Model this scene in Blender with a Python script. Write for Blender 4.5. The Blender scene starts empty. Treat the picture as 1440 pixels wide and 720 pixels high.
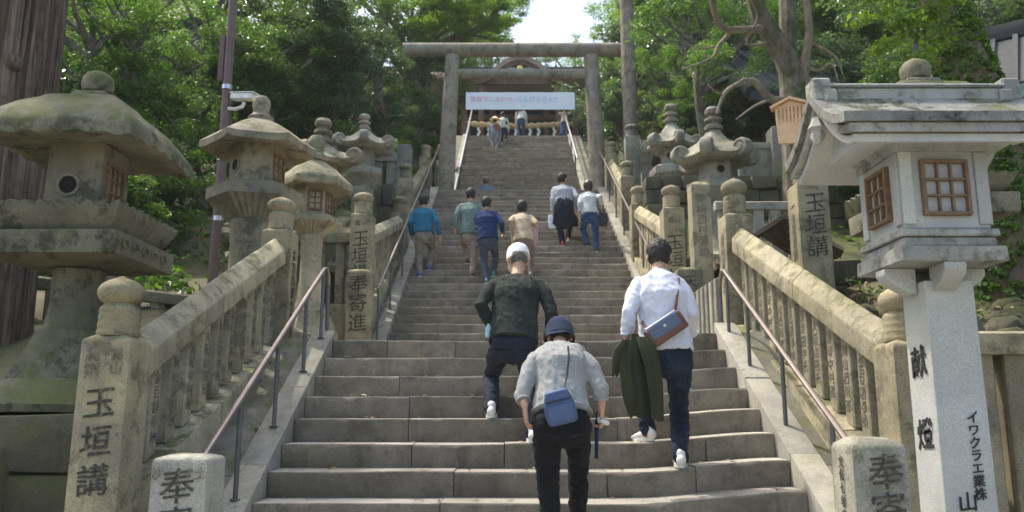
import bpy, bmesh, math, random
import numpy as np
from mathutils import Vector, Matrix, noise
R = math.radians; PI = math.pi
V = Vector
S = bpy.context.scene
COL = S.collection
rng = random.Random(7)

# ---------------------------------------------------------------- camera, sky, sun, exposure
PITCH = 10.8; F = 1150.0                      # camera at eye height = world origin
cam = bpy.data.cameras.new('camera'); co = bpy.data.objects.new('camera', cam); COL.objects.link(co)
co.location = (0, 0, 0); co.rotation_euler = (R(90 + PITCH), 0, 0)
cam.sensor_width = 36; cam.lens = 36 * F / 1440; cam.clip_start = .05; cam.clip_end = 600
cam.dof.use_dof = True; cam.dof.focus_distance = 6.0; cam.dof.aperture_fstop = 2.8
S.camera = co
SUN_EL, SUN_AZ = 62, -52                      # azimuth measured from +Y, negative = left
w = bpy.data.worlds.new('World'); S.world = w; w.use_nodes = True
nt = w.node_tree; bg = nt.nodes['Background']
sky = nt.nodes.new('ShaderNodeTexSky'); sky.sky_type = 'NISHITA'; sky.sun_disc = False
sky.sun_elevation = R(SUN_EL); sky.sun_rotation = R(SUN_AZ); sky.dust_density = 4.0; sky.air_density = 1.0
nt.links.new(sky.outputs[0], bg.inputs[0]); bg.inputs[1].default_value = .15
sl = bpy.data.lights.new('sun', 'SUN'); sl.energy = 2.0; sl.angle = R(1.0); sl.color = (1, .95, .86)
so = bpy.data.objects.new('sun', sl); COL.objects.link(so)
sd = V((math.sin(R(SUN_AZ)) * math.cos(R(SUN_EL)), math.cos(R(SUN_AZ)) * math.cos(R(SUN_EL)), math.sin(R(SUN_EL))))
so.rotation_euler = sd.to_track_quat('Z', 'Y').to_euler()
S.view_settings.view_transform = 'Standard'; S.view_settings.look = 'None'
S.view_settings.gamma = 1; S.view_settings.exposure = 1.34
S.view_settings.use_white_balance = True; S.view_settings.white_balance_temperature = 6850; S.view_settings.white_balance_tint = 7
S.cycles.max_bounces = 8; S.cycles.transparent_max_bounces = 8

cP, sP = math.cos(R(PITCH)), math.sin(R(PITCH))
def W(px, py, Y):                             # photograph pixel at distance Y -> metres
    dx, dy = (px - 720) / F, (360 - py) / F
    t = Y / (cP - dy * sP)
    return V((dx * t, Y, t * (sP + dy * cP)))
def PY(Y, Z):
    return 360 - F * math.tan(math.atan2(Z, Y) - R(PITCH))

# ---------------------------------------------------------------- object helpers
def tag(o, label=None, cat=None, group=None, kind=None):
    for k, v in (('label', label), ('category', cat), ('group', group), ('kind', kind)):
        if v: o[k] = v
    return o
def thing(name, label, cat, loc=(0, 0, 0), group=None, rz=0, kind=None):
    o = bpy.data.objects.new(name, None); COL.objects.link(o); o.empty_display_size = .1
    o.location = loc; o.rotation_euler = (0, 0, rz)
    return tag(o, label, cat, group, kind)
def link(name, me, parent=None):
    o = bpy.data.objects.new(name, me); COL.objects.link(o)
    if parent: o.parent = parent
    return o
def copy_tree(o, parent=None):
    c = o.copy(); COL.objects.link(c); c.parent = parent
    for ch in [x for x in KIDS.get(o.name, [])]: copy_tree(ch, c)
    return c
KIDS = {}
class G:
    def __init__(s): s.v = []; s.f = []
    def add(s, vs, fs):
        n = len(s.v); s.v += [tuple(v) for v in vs]; s.f += [tuple(i + n for i in f) for f in fs]; return s
    def box(s, x0, x1, y0, y1, z0, z1, M=None):
        vs = [V((x, y, z)) for z in (z0, z1) for y in (y0, y1) for x in (x0, x1)]
        if M: vs = [M @ v for v in vs]
        return s.add(vs, [(0, 2, 3, 1), (4, 5, 7, 6), (0, 1, 5, 4), (2, 6, 7, 3), (0, 4, 6, 2), (1, 3, 7, 5)])
    def hexa(s, p):                           # 8 points: bottom 4 (ccw), top 4
        return s.add(p, [(3, 2, 1, 0), (4, 5, 6, 7), (0, 1, 5, 4), (1, 2, 6, 5), (2, 3, 7, 6), (3, 0, 4, 7)])
    def rings(s, rs, cap=True):
        n = len(rs[0]); vs = [p for r in rs for p in r]; fs = []
        for k in range(len(rs) - 1):
            for i in range(n):
                j = (i + 1) % n; fs.append((k * n + i, k * n + j, (k + 1) * n + j, (k + 1) * n + i))
        if cap: fs += [tuple(range(n))[::-1], tuple(range((len(rs) - 1) * n, len(rs) * n))]
        return s.add(vs, fs)
    def sec(s, pts, rad, side=V((1, 0, 0)), n=12, round_=True):   # elliptical loft with rounded ends
        pts = [V(p) for p in pts]; rad = [(r, r) if not isinstance(r, tuple) else r for r in rad]
        tang = [(pts[min(i + 1, len(pts) - 1)] - pts[max(i - 1, 0)]).normalized() for i in range(len(pts))]
        rs = []
        def ring(p, t, a, b, sv):
            sv = sv - t * sv.dot(t)
            if sv.length < 1e-4: sv = t.orthogonal()
            sv.normalize(); u = t.cross(sv)
            return [p + sv * a * math.cos(2 * PI * k / n) + u * b * math.sin(2 * PI * k / n) for k in range(n)]
        sv = side
        if round_ in (True, 'start'):
            a, b = rad[0]; m = min(a, b)
            for f_, q in ((.9, .35), (.5, .8)): rs.append(ring(pts[0] - tang[0] * m * f_, tang[0], a * q, b * q, sv))
        for p, t, (a, b) in zip(pts, tang, rad): rs.append(ring(p, t, a, b, sv))
        if round_ in (True, 'end'):
            a, b = rad[-1]; m = min(a, b)
            for f_, q in ((.5, .8), (.9, .35)): rs.append(ring(pts[-1] + tang[-1] * m * f_, tang[-1], a * q, b * q, sv))
        return s.rings(rs)
    def tube(s, pts, r, n=8):
        pts = [V(p) for p in pts]; m = len(pts)
        rr = r if isinstance(r, (list, tuple)) else [r] * m
        t0 = (pts[1] - pts[0]).normalized(); sv = t0.orthogonal().normalized(); rs = []
        for i, p in enumerate(pts):
            t = (pts[min(i + 1, m - 1)] - pts[max(i - 1, 0)]).normalized()
            sv = (sv - t * sv.dot(t)).normalized(); u = t.cross(sv)
            rs.append([p + (sv * math.cos(2 * PI * k / n) + u * math.sin(2 * PI * k / n)) * rr[i] for k in range(n)])
        return s.rings(rs)
    def ell(s, c, r, M=None, nu=14, nv=9):
        c = V(c); M = M or Matrix.Identity(3); rs = []
        for j in range(1, nv):
            th = PI * j / nv
            rs.append([c + M @ V((r[0] * math.sin(th) * math.cos(2 * PI * i / nu), r[1] * math.sin(th) * math.sin(2 * PI * i / nu), -r[2] * math.cos(th))) for i in range(nu)])
        return s.rings(rs)
    def loft(s, c, n, rings, m=4, rot=0):
        rs = []
        for rg in rings:
            a, z = rg[0], rg[1]; o = rg[2] if len(rg) > 2 else {}
            cb = o.get('c', 0); out = []; N = n * m
            for k in range(N):
                sd_, j = divmod(k, m); u = j / m
                A0 = rot + PI / n + 2 * PI * sd_ / n; A1 = A0 + 2 * PI / n
                rc = a / math.cos(PI / n)
                p = V((math.cos(A0), math.sin(A0))) * rc * (1 - u) + V((math.cos(A1), math.sin(A1))) * rc * u
                an = A0 + 2 * PI * u / n
                q = V((math.cos(an), math.sin(an))) * a
                p = p.lerp(q, cb)
                if 'rw' in o: p *= 1 + o['rw'][0] * math.cos(2 * PI * o['rw'][1] * u)
                zz = z + o.get('l', 0) * abs(2 * u - 1) ** o.get('p', 3)
                if 'w' in o: zz += o['w'][0] * math.cos(2 * PI * o['w'][1] * u)
                out.append(V((c[0] + p.x, c[1] + p.y, c[2] + zz)))
            rs.append(out)
        return s.rings(rs)
    def mesh(s, name, mat=None, smooth=35, bevel=0, seg=2, rough=0, rs=6, cuts=0):
        me = bpy.data.meshes.new(name); me.from_pydata(s.v, [], s.f)
        bm = bmesh.new(); bm.from_mesh(me)
        bmesh.ops.recalc_face_normals(bm, faces=bm.faces)
        if bevel:
            es = [e for e in bm.edges if len(e.link_faces) == 2 and e.calc_face_angle(0) > R(30)]
            bmesh.ops.bevel(bm, geom=es, offset=bevel, segments=seg, affect='EDGES', profile=.6, clamp_overlap=True)
        if cuts:
            bmesh.ops.subdivide_edges(bm, edges=[e for e in bm.edges if e.calc_length() > cuts], cuts=3, use_grid_fill=True)
        if rough:
            for v in bm.verts:
                v.co += noise.noise_vector(v.co * rs + V((s.v[0][0], 3, 1))) * rough
        bm.to_mesh(me); bm.free()
        if smooth: me.shade_smooth(); me.set_sharp_from_angle(angle=R(smooth))
        if mat: me.materials.append(mat)
        return me
    def build(s, name, mat, parent=None, **k):
        me = s.mesh(name, mat, **k)
        o = link(name, me, parent)
        if parent: KIDS.setdefault(parent.name, []).append(o)
        return o

# ---------------------------------------------------------------- materials
class NT:
    def __init__(s, name):
        s.m = bpy.data.materials.new(name); s.m.use_nodes = True; s.t = s.m.node_tree
        s.p = s.t.nodes['Principled BSDF']; s.out = s.t.nodes['Material Output']
    def n(s, typ, **k):
        x = s.t.nodes.new('ShaderNode' + typ)
        for a, b in k.items(): setattr(x, a, b)
        return x
    def l(s, a, b): s.t.links.new(a, b)
    def vec(s, sc=(1, 1, 1), rnd=True):
        tc = s.n('TexCoord'); mp = s.n('Mapping'); mp.inputs['Scale'].default_value = sc
        if rnd:
            oi = s.n('ObjectInfo'); mu = s.n('Math', operation='MULTIPLY'); mu.inputs[1].default_value = 37
            s.l(oi.outputs['Random'], mu.inputs[0]); ad = s.n('VectorMath', operation='ADD')
            s.l(tc.outputs['Object'], ad.inputs[0]); s.l(mu.outputs[0], ad.inputs[1]); s.l(ad.outputs[0], mp.inputs[0])
        else: s.l(tc.outputs['Object'], mp.inputs[0])
        return mp.outputs[0]
    def noise(s, vec, scale, detail=4, rough=.6, dist=0):
        x = s.n('TexNoise'); x.inputs['Scale'].default_value = scale; x.inputs['Detail'].default_value = detail
        x.inputs['Roughness'].default_value = rough; x.inputs['Distortion'].default_value = dist
        s.l(vec, x.inputs['Vector']); return x.outputs['Fac']
    def rng(s, v, a, b, c=0, d=1):
        x = s.n('MapRange'); x.interpolation_type = 'SMOOTHSTEP'
        for i, q in enumerate((a, b, c, d)): x.inputs[i + 1].default_value = q
        s.l(v, x.inputs[0]); return x.outputs[0]
    def mix(s, f, a, b, typ='MIX'):
        x = s.n('MixRGB', blend_type=typ)
        for i, q in enumerate((f, a, b)):
            if isinstance(q, (int, float)): x.inputs[i].default_value = q
            elif isinstance(q, tuple): x.inputs[i].default_value = (*q, 1)
            else: s.l(q, x.inputs[i])
        return x.outputs[0]
    def math(s, op, a, b):
        x = s.n('Math', operation=op)
        for i, q in enumerate((a, b)):
            if isinstance(q, (int, float)): x.inputs[i].default_value = q
            else: s.l(q, x.inputs[i])
        return x.outputs[0]
    def bump(s, h, st, dist=.01):
        x = s.n('Bump'); x.inputs['Strength'].default_value = st; x.inputs['Distance'].default_value = dist
        s.l(h, x.inputs['Height']); s.l(x.outputs[0], s.p.inputs['Normal'])
    def col(s, c):
        if isinstance(c, tuple): s.p.inputs['Base Color'].default_value = (*c, 1)
        else: s.l(c, s.p.inputs['Base Color'])

def stone(name, a, b, moss=0., speck=.3, stain=.5, rough=.88, bump=.6, mcol=(.07, .076, .024), lichen=.3, toplit=0, dark=0):
    N = NT(name); v = N.vec()
    n1 = N.noise(v, 2.2, 7, .65); c = N.mix(N.rng(n1, .35, .65), a, b)
    n4 = N.noise(v, 11, 5, .7); c = N.mix(N.rng(n4, .56, .72, 0, lichen), c, tuple(min(1, x * 1.55) for x in b))
    st = N.noise(N.vec((3.5, 3.5, .7)), 1.3, 6, .7); c = N.mix(N.rng(st, .5, .75, 0, stain), c, tuple(x * .28 for x in a))
    pt = N.noise(v, .9, 3); c = N.mix(N.rng(pt, .35, .65, 0, .35), c, N.mix(1.0, c, (1.12, 1.08, .78), 'MULTIPLY'))
    if toplit:
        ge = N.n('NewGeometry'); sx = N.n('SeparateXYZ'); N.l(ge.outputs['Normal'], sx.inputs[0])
        c = N.mix(N.math('MULTIPLY', N.rng(sx.outputs[2], .35, .85), N.rng(N.noise(v, 5, 5), .25, .5, .4, toplit)), c, (.40, .37, .32))  # upward faces painted paler in patches, imitating sunlight on the treads
    if dark:
        c = N.mix(N.rng(N.noise(v, 4.3, 8, .75), .5, .62, 0, dark), c, (.035, .035, .022))
    n2 = N.noise(v, 170, 2, .7); sp = N.rng(n2, .3, .7, 1 - speck, 1 + speck)
    c = N.mix(1.0, c, sp, 'MULTIPLY')
    oi = N.n('ObjectInfo'); c = N.mix(1.0, c, N.rng(oi.outputs['Random'], 0, 1, .82, 1.14), 'MULTIPLY')
    if moss:
        ge = N.n('NewGeometry'); sx = N.n('SeparateXYZ'); N.l(ge.outputs['Normal'], sx.inputs[0])
        up = N.math('MULTIPLY', sx.outputs[2], .16)
        mn = N.noise(v, 3.6, 8, .72); q = N.math('ADD', mn, up)
        mc = N.mix(N.noise(v, 40, 3), mcol, tuple(x * 2.0 for x in mcol))
        c = N.mix(N.rng(q, .72 - moss * .26, .80 - moss * .14, 0, min(1, .5 + moss)), c, mc)
    N.col(c); N.p.inputs['Roughness'].default_value = rough
    h = N.math('ADD', N.math('MULTIPLY', n4, .6), N.math('MULTIPLY', n2, .5))
    N.bump(h, bump, .018); return N.m
def plain(name, c, rough=.6, metal=0, var=.12, sc=8, bump=0, c2=None, em=None):
    N = NT(name); v = N.vec()
    f = N.noise(v, sc, 5); cc = N.mix(N.rng(f, .3, .7), tuple(x * (1 - var) for x in c), c2 or tuple(min(1, x * (1 + var)) for x in c))
    N.col(cc); N.p.inputs['Roughness'].default_value = rough; N.p.inputs['Metallic'].default_value = metal
    if bump: N.bump(f, bump, .01)
    return N.m
def cloth(name, c, sc=260, var=.2, rough=.93, bump=.35, c2=None, melange=0):
    N = NT(name); v = N.vec((1, 1, 1), False)
    f = N.noise(v, sc, 2, .6); g_ = N.noise(v, 5, 4)
    cc = N.mix(N.rng(g_, .3, .7), tuple(x * (1 - var) for x in c), c2 or tuple(min(1, x * (1 + var)) for x in c))
    if melange: cc = N.mix(N.rng(f, .4, .65, 0, melange), cc, tuple(min(1, x * 1.7) for x in c))
    N.col(cc); N.p.inputs['Roughness'].default_value = rough
    N.p.inputs['Sheen Weight'].default_value = .02; N.p.inputs['Specular IOR Level'].default_value = .2
    N.bump(N.math('ADD', f, N.math('MULTIPLY', g_, .5)), bump, .003); return N.m
def leafmat(name, c1, c2, trans=.45, rough=.45):
    N = NT(name); ge = N.n('NewGeometry'); c = N.mix(ge.outputs['Random Per Island'], c1, c2)
    N.col(c); N.p.inputs['Roughness'].default_value = rough
    tr = N.n('BsdfTranslucent'); tc = N.mix(1.0, c, (1.5, 1.7, .7), 'MULTIPLY'); N.l(tc, tr.inputs[0])
    mx = N.n('MixShader'); mx.inputs[0].default_value = trans
    N.l(N.p.outputs[0], mx.inputs[1]); N.l(tr.outputs[0], mx.inputs[2]); N.l(mx.outputs[0], N.out.inputs[0]); return N.m
def bark(name, a, b, sc=(9, 9, .9), bump=1., moss=0, rough=.95):
    N = NT(name); v = N.vec(sc); n = N.noise(v, 1.6, 8, .7, .4); n2 = N.noise(N.vec((2, 2, 2)), 2.2, 6)
    c = N.mix(N.rng(n, .35, .65), a, b); c = N.mix(N.rng(n2, .45, .7, 0, .5), c, tuple(x * .5 for x in a))
    if moss: c = N.mix(N.rng(N.noise(N.vec(), 3, 7, .7), .55 - .2 * moss, .62, 0, .9), c, (.06, .085, .015))
    N.col(c); N.p.inputs['Roughness'].default_value = rough; N.bump(n, bump, .05); return N.m

M = {}
M['step'] = stone('step_stone', (.15, .128, .10), (.24, .208, .165), toplit=.9, dark=.35, stain=.6, speck=.28, lichen=.2)
M['ramp'] = stone('ramp_stone', (.25, .238, .21), (.36, .345, .305), moss=.1, speck=.25, stain=.35)
M['warm'] = stone('warm_stone', (.27, .245, .18), (.41, .365, .255), dark=.5, moss=.42, stain=.45)
M['post'] = stone('post_stone', (.21, .185, .13), (.35, .305, .20), dark=.55, moss=.35, stain=.55)
M['lant'] = stone('lantern_stone', (.22, .195, .15), (.34, .30, .215), dark=.6, moss=.42, stain=.55)
M['lantmoss'] = stone('mossy_lantern_stone', (.13, .122, .088), (.21, .195, .14), dark=.8, moss=.8, stain=.5)
M['grey'] = stone('grey_stone', (.22, .212, .18), (.33, .318, .275), dark=.4, moss=.25, stain=.5)
M['granite'] = stone('granite', (.37, .38, .385), (.45, .46, .46), moss=.05, speck=.2, stain=.14, lichen=.1, bump=.3, rough=.75)
M['granitew'] = stone('weathered_granite', (.27, .275, .265), (.37, .375, .36), dark=.6, moss=.28, speck=.2, stain=.6, lichen=.25, bump=.45)
M['mossrock'] = stone('mossy_rock', (.075, .068, .048), (.13, .118, .08), moss=.8, stain=.7, bump=.9)
M['strip'] = stone('strip_concrete', (.12, .115, .1), (.19, .18, .15), moss=.35, stain=.6)
M['granited'] = stone('black_stained_granite', (.22, .222, .21), (.33, .335, .315), dark=.95, moss=.35, speck=.2, stain=.85, lichen=.3, bump=.5)
M['torii'] = stone('torii_stone', (.23, .20, .165), (.33, .295, .245), dark=.4, moss=.1, stain=.8)
M['soil'] = stone('soil', (.07, .052, .035), (.14, .11, .075), moss=.55, stain=.5, bump=1)
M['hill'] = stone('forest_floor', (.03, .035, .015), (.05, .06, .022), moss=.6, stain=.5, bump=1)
def worn_ink(name, c, s_, lo, hi):
    N = NT(name); v = N.vec(rnd=False); f = N.rng(N.noise(v, 28, 6, .8), lo, hi)
    N.col(N.mix(f, c, s_)); N.p.inputs['Roughness'].default_value = .92; N.bump(N.noise(v, 60, 4), .5, .01); return N.m
M['ink'] = worn_ink('weathered_ink', (.045, .042, .034), (.24, .22, .17), .5, .68)
M['freshink'] = worn_ink('black_ink', (.02, .02, .02), (.08, .08, .08), .55, .8)
M['carve'] = worn_ink('carved_shadow_stain', (.11, .10, .075), (.32, .29, .22), .42, .6)
M['wood'] = plain('window_wood', (.17, .105, .06), .7, var=.25, sc=20, bump=.3)
M['paper'] = plain('window_paper', (.72, .75, .76), .5)
M['dark'] = plain('dark_hollow', (.012, .011, .01), .95)
M['steel'] = plain('rail_steel', (.62, .60, .61), .28, .9, .05)
M['railred'] = plain('handrail_pipe', (.26, .215, .20), .36, .7, .12)
M['railpost'] = plain('rail_post_paint', (.13, .135, .14), .45, .5)
M['pole'] = plain('brown_pole_paint', (.16, .11, .10), .5, .2)
M['camw'] = plain('camera_white', (.75, .76, .75), .4)
M['board'] = plain('fresh_wood', (.72, .47, .27), .6, var=.1, sc=14, bump=.15)
M['boardink'] = plain('faded_brush_writing', (.42, .25, .14), .8)
M['bark'] = bark('cedar_bark', (.11, .072, .054), (.37, .27, .21), (16, 16, .35), 1.6)
M['bark2'] = bark('grey_bark', (.12, .11, .085), (.24, .22, .175), (5, 5, 2), .8, .2)
M['barkm'] = bark('mossy_bark', (.12, .085, .055), (.22, .17, .12), (6, 6, 2), 1., .6)
M['branch'] = bark('pale_branch', (.2, .165, .13), (.33, .28, .23), (6, 6, 3), .5)
M['thatch'] = bark('weathered_thatch', (.12, .09, .06), (.28, .22, .16), (2, 14, 14), 1.)
M['swood'] = plain('shrine_wood', (.16, .085, .05), .7, var=.3, sc=5)
M['sdark'] = plain('shrine_dark_wood', (.05, .03, .02), .8, var=.3, sc=3)
M['sroof'] = plain('bark_roof', (.36, .27, .21), .9, var=.2, sc=12, bump=.3)
M['copper'] = plain('green_copper', (.22, .36, .32), .6, .2, .25, 6)
M['tile'] = plain('grey_roof_metal', (.055, .058, .062), .95, 0, .15, 6)
M['gold'] = plain('gilded_metal', (.85, .6, .2), .3, 1)
M['rope'] = plain('straw_rope', (.58, .43, .23), .95, var=.25, sc=30, bump=.5)
M['banner'] = plain('banner_cloth', (.84, .9, .97), .8, var=.02)
M['pinkink'] = plain('banner_pink', (.78, .5, .68), .8); M['blueink'] = plain('banner_blue', (.4, .58, .8), .8)
M['leafA'] = leafmat('leaf_dark', (.04, .08, .022), (.10, .17, .04), .45, .35)
M['leafB'] = leafmat('leaf_mid', (.045, .10, .025), (.12, .20, .045), .5)
M['leafC'] = leafmat('leaf_bright', (.09, .16, .025), (.20, .28, .05), .55)
M['leafD'] = leafmat('leaf_blueish', (.055, .095, .05), (.13, .19, .11), .35, .25)
M['ivy'] = leafmat('ivy_leaf', (.05, .11, .015), (.15, .25, .04), .35)
M['litter'] = leafmat('dry_leaf', (.18, .1, .04), (.42, .32, .14), .1)
M['skin'] = plain('skin', (.52, .31, .21), .55, var=.08); M['skin'].node_tree.nodes['Principled BSDF'].inputs['Subsurface Weight'].default_value = .08
M['hair'] = plain('black_hair', (.018, .015, .014), .7, var=.4, sc=60, bump=.4)
M['hairbrown'] = plain('brown_hair', (.05, .028, .02), .45, var=.4, sc=60, bump=.4)
M['hairgrey'] = plain('grey_hair', (.12, .11, .10), .6, var=.3, sc=60)
M['lips'] = plain('lips', (.4, .14, .12), .5); M['eye'] = plain('eye', (.03, .02, .018), .2)
M['white_rubber'] = plain('white_rubber', (.7, .7, .67), .6)

# ---------------------------------------------------------------- text
TC = {}
def text_mesh(body, size, mat, spacing=1.0, bold=.0, align='CENTER', wob=.0):
    key = (body, size, mat.name, spacing, bold, align)
    if key in TC: return TC[key]
    cu = bpy.data.curves.new('t', 'FONT'); cu.body = body; cu.size = size; cu.extrude = .0015
    cu.align_x = align; cu.align_y = 'TOP'; cu.space_line = spacing; cu.offset = bold * size; cu.resolution_u = 2
    o = bpy.data.objects.new('t', cu); COL.objects.link(o)
    bpy.context.view_layer.update()
    me = bpy.data.meshes.new_from_object(o.evaluated_get(bpy.context.evaluated_depsgraph_get()))
    bpy.data.objects.remove(o)
    if wob:
        for v in me.vertices:
            d = noise.noise_vector(V((v.co.x, v.co.y, 0)) * 3.2 / size) * wob * .16 * size; v.co.x += d.x; v.co.y += d.y + .12 * v.co.x * 1.0
    me.materials.clear(); me.materials.append(mat); TC[key] = me; return me
def text(body, size, mat, loc, rot, parent=None, name='inscription', **k):
    o = link(name, text_mesh(body, size, mat, **k), parent); o.location = loc; o.rotation_euler = rot
    if parent: KIDS.setdefault(parent.name, []).append(o)
    return o
FRONT = (R(90), 0, 0); RIGHTF = (R(90), 0, R(90)); LEFTF = (R(90), 0, R(-90))

# ---------------------------------------------------------------- the stairs
RISE, RUN, GZ = .18, .317, -1.67
F1 = dict(x0=-1.71, x1=1.95, y0=3.69 + RUN, z0=GZ, n=13, run=RUN)
F2 = dict(x0=-1.92, x1=2.25, y0=12.12, z0=.67, n=28, run=RUN)
F3 = dict(x0=-2.05, x1=2.55, y0=25.7, z0=5.71, n=38, run=.28)
def nose(Fl, Y): return Fl['z0'] + RISE + (Y - Fl['y0']) / Fl['run'] * RISE
def edge(Fl, k): return Fl['y0'] + (k - 1) * Fl['run'], Fl['z0'] + k * RISE
def bendz(Fl, x):
    if Fl is not F1: return 0
    t = min(1, max(0, (x - .8) / 1.15)); return .075 * t * t * (3 - 2 * t)
def step_stone(x0, x1, ye, zt, Fl, seed):
    n = max(2, int((x1 - x0) / (.07 if Fl is F1 else .14))); prof = []
    r_ = random.Random(seed); dz = r_.uniform(-.004, .004); dy = r_.uniform(-.006, .006); rs = []
    for i in range(n + 1):
        x = x0 + (x1 - x0) * i / n
        b = bendz(Fl, x) + dz; q = V((x * 3, ye * 9, seed % 17))
        ch = .009 + .013 * max(0, noise.noise(q * 1.7)) + (.05 * max(0, noise.noise(q * 2.3 + V((5, 1, 2))) - .28)) * 1.5 + (.006 * noise.noise(q * 9) if Fl is F1 else 0); ch = max(.004, ch)
        jy = dy + .006 * noise.noise(q * .8); jz = .006 * noise.noise(q + V((9, 9, 9))) - .012 * max(0, noise.noise(V((x * .9, ye * 4, 2))) + .1)
        rs.append([V((x, ye + jy + .006, zt - RISE - .01 + b)), V((x, ye + jy, zt - ch * 1.3 + b + jz)), V((x, ye + jy + ch, zt + b + jz)),
                   V((x, ye + Fl['run'] + .05, zt + b + .002)), V((x, ye + Fl['run'] + .05, zt - RISE - .01 + b))])
    return G().rings(rs)
def flight(Fl, label, cuts):
    t = thing('stone_stairs', label, 'stairs', ((Fl['x0'] + Fl['x1']) / 2, Fl['y0'], Fl['z0']), kind='structure'); t['category'] = 'stairs'; del t['category']
    for k in range(1, Fl['n'] + 1):
        ye, zt = edge(Fl, k); r_ = random.Random(k * 31 + Fl['n'])
        xs = [Fl['x0']] + sorted(r_.uniform(Fl['x0'] + .5, Fl['x1'] - .5) for _ in range(cuts)) + [Fl['x1']]
        xs = [xs[0]] + [b for a, b in zip(xs, xs[1:]) if b - a > .35 or b == xs[-1]]
        for a, b in zip(xs, xs[1:]):
            g = step_stone(a + .003, b - .003, ye, zt, Fl, k * 13 + int(a * 10))
            g.v = [(x - t.location.x, y - t.location.y, z - t.location.z) for x, y, z in g.v]
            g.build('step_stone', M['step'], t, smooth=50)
    return t
flight(F1, 'lowest flight of weathered stone steps', 3)
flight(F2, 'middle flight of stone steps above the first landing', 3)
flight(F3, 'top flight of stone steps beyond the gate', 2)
def slab_struct(name, x0, x1, y0, y1, z, mat, label, tx=1.2, ty=.9, th=.12):
    t = thing(name, label, None, (x0, y0, z), kind='structure')
    nx = max(1, round((x1 - x0) / tx)); ny = max(1, round((y1 - y0) / ty))
    for i in range(nx):
        for j in range(ny):
            o = .5 * (j % 2) * (x1 - x0) / nx
            a = (x1 - x0) * i / nx + (o if i else 0); b = (x1 - x0) * (i + 1) / nx + (o if i < nx - 1 else 0)
            c = (y1 - y0) * j / ny; d = (y1 - y0) * (j + 1) / ny
            G().box(a + .004, b - .004, c + .004, d - .004, -th, rng.uniform(-.004, .003)).build('paving_stone', mat, t, bevel=.006, seg=1)
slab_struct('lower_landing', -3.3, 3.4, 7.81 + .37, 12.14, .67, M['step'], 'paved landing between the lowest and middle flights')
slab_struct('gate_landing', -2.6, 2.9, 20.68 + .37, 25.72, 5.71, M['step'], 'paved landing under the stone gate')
slab_struct('shrine_terrace', -9, 9, 36 + .37, 46, 12.55, M['grey'], 'paved terrace in front of the shrine', 1.8, 1.6)

# sloping side slabs (stringers)
def slope_run(name, label, Fl, xa, xb, off, depth, mat, piece=1.05, ext=(0, 0), part='ramp_stone', drop=0.):
    y0, y1 = Fl['y0'] - .1 - ext[0], edge(Fl, Fl['n'])[0] + .1 + ext[1]
    t = thing(name, label, 'stone ramp' if part == 'ramp_stone' else 'stone kerb', (xa, y0, Fl['z0']), kind='structure'); del t['category']
    n = max(1, round((y1 - y0) / piece))
    for i in range(n):
        a = y0 + (y1 - y0) * i / n + .003; b = y0 + (y1 - y0) * (i + 1) / n - .003
        za, zb = nose(Fl, a) + off - t.location.z, nose(Fl, b) + off - t.location.z; a -= y0; b -= y0; wd = xb - xa
        e = bendz(Fl, (xa + xb) / 2); za += e; zb += e; j = rng.uniform(-.004, .004)
        G().hexa([V((0, a, za - depth)), V((wd, a, za - depth)), V((wd, b, zb - depth)), V((0, b, zb - depth)),
                  V((0, a, za + j)), V((wd, a, za + j)), V((wd, b, zb + j)), V((0, b, zb + j))]).build(part, mat, t, bevel=.012, seg=2, rough=.002)
    return t
for Fl, nm in ((F1, 'lowest'), (F2, 'middle'), (F3, 'top')):
    slope_run('stair_ramp', 'sloping stone slab along the left edge of the %s flight' % nm, Fl, Fl['x0'] - .21, Fl['x0'] - .003, .05, .5, M['ramp'])
    slope_run('stair_ramp', 'sloping stone slab along the right edge of the %s flight' % nm, Fl, Fl['x1'] + .003, Fl['x1'] + .21, .05, .5, M['ramp'])
    slope_run('side_strip', 'dark mossy strip left of the %s flight' % nm, Fl, Fl['x0'] - .62, Fl['x0'] - .214, -.03, .5, M['strip'], 2.4, part='strip_slab')
    slope_run('side_strip', 'dark mossy strip right of the %s flight' % nm, Fl, Fl['x1'] + .214, Fl['x1'] + .62, -.03, .5, M['strip'], 2.4, part='strip_slab')

# ---------------------------------------------------------------- terrain
TP = [(-60, GZ), (3.2, GZ), (4.2, -.75), (5.2, -.05), (6.5, .55), (8, 1.0), (10, 1.5), (12, 2.2), (15, 3.6), (18, 5), (22, 5.9), (25.8, 6.2), (30, 8.7), (36, 12.3), (55, 12.6), (75, 20), (100, 36), (160, 60)]
def TZ(Y): return float(np.interp(Y, [p[0] for p in TP], [p[1] for p in TP]))
def ground(x, y):
    z = TZ(y); ax = abs(x - .15)
    n = noise.noise(V((x * .25, y * .25, 0))) * .5 + noise.noise(V((x, y, 3))) * .12
    if ax < 2.95 or (7.7 < y < 12.2 and ax < 3.5):
        if y < 3.9: return GZ - .03
        if y < 7.81: return nose(F1, y) - .55
        if y < 12.2: return .67 - .2
        if y < 20.7: return nose(F2, y) - .55
        if y < 25.7: return 5.5
        if y < 36: return nose(F3, y) - .55
        return 12.4
    if y < 3.2: return z - .03
    if ax > 6: z += (ax - 6) * .42 * min(1, max(0, (y - 3) / 6))
    return z + n * min(1, (ax - 2.9) / 1.5) - (.5 if y > 36.5 and ax < 9.5 and y < 47 else 0)
g = G(); xs = list(np.arange(-4.4, 4.6, .2)); xs = [-90, -60, -40, -28, -20, -15, -12, -10, -8.5, -7.2, -6.2, -5.3] + [float(a) for a in xs] + [5.2, 6, 7, 8.2, 9.5, 11, 13, 16, 20, 28, 40, 60, 90]
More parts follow.
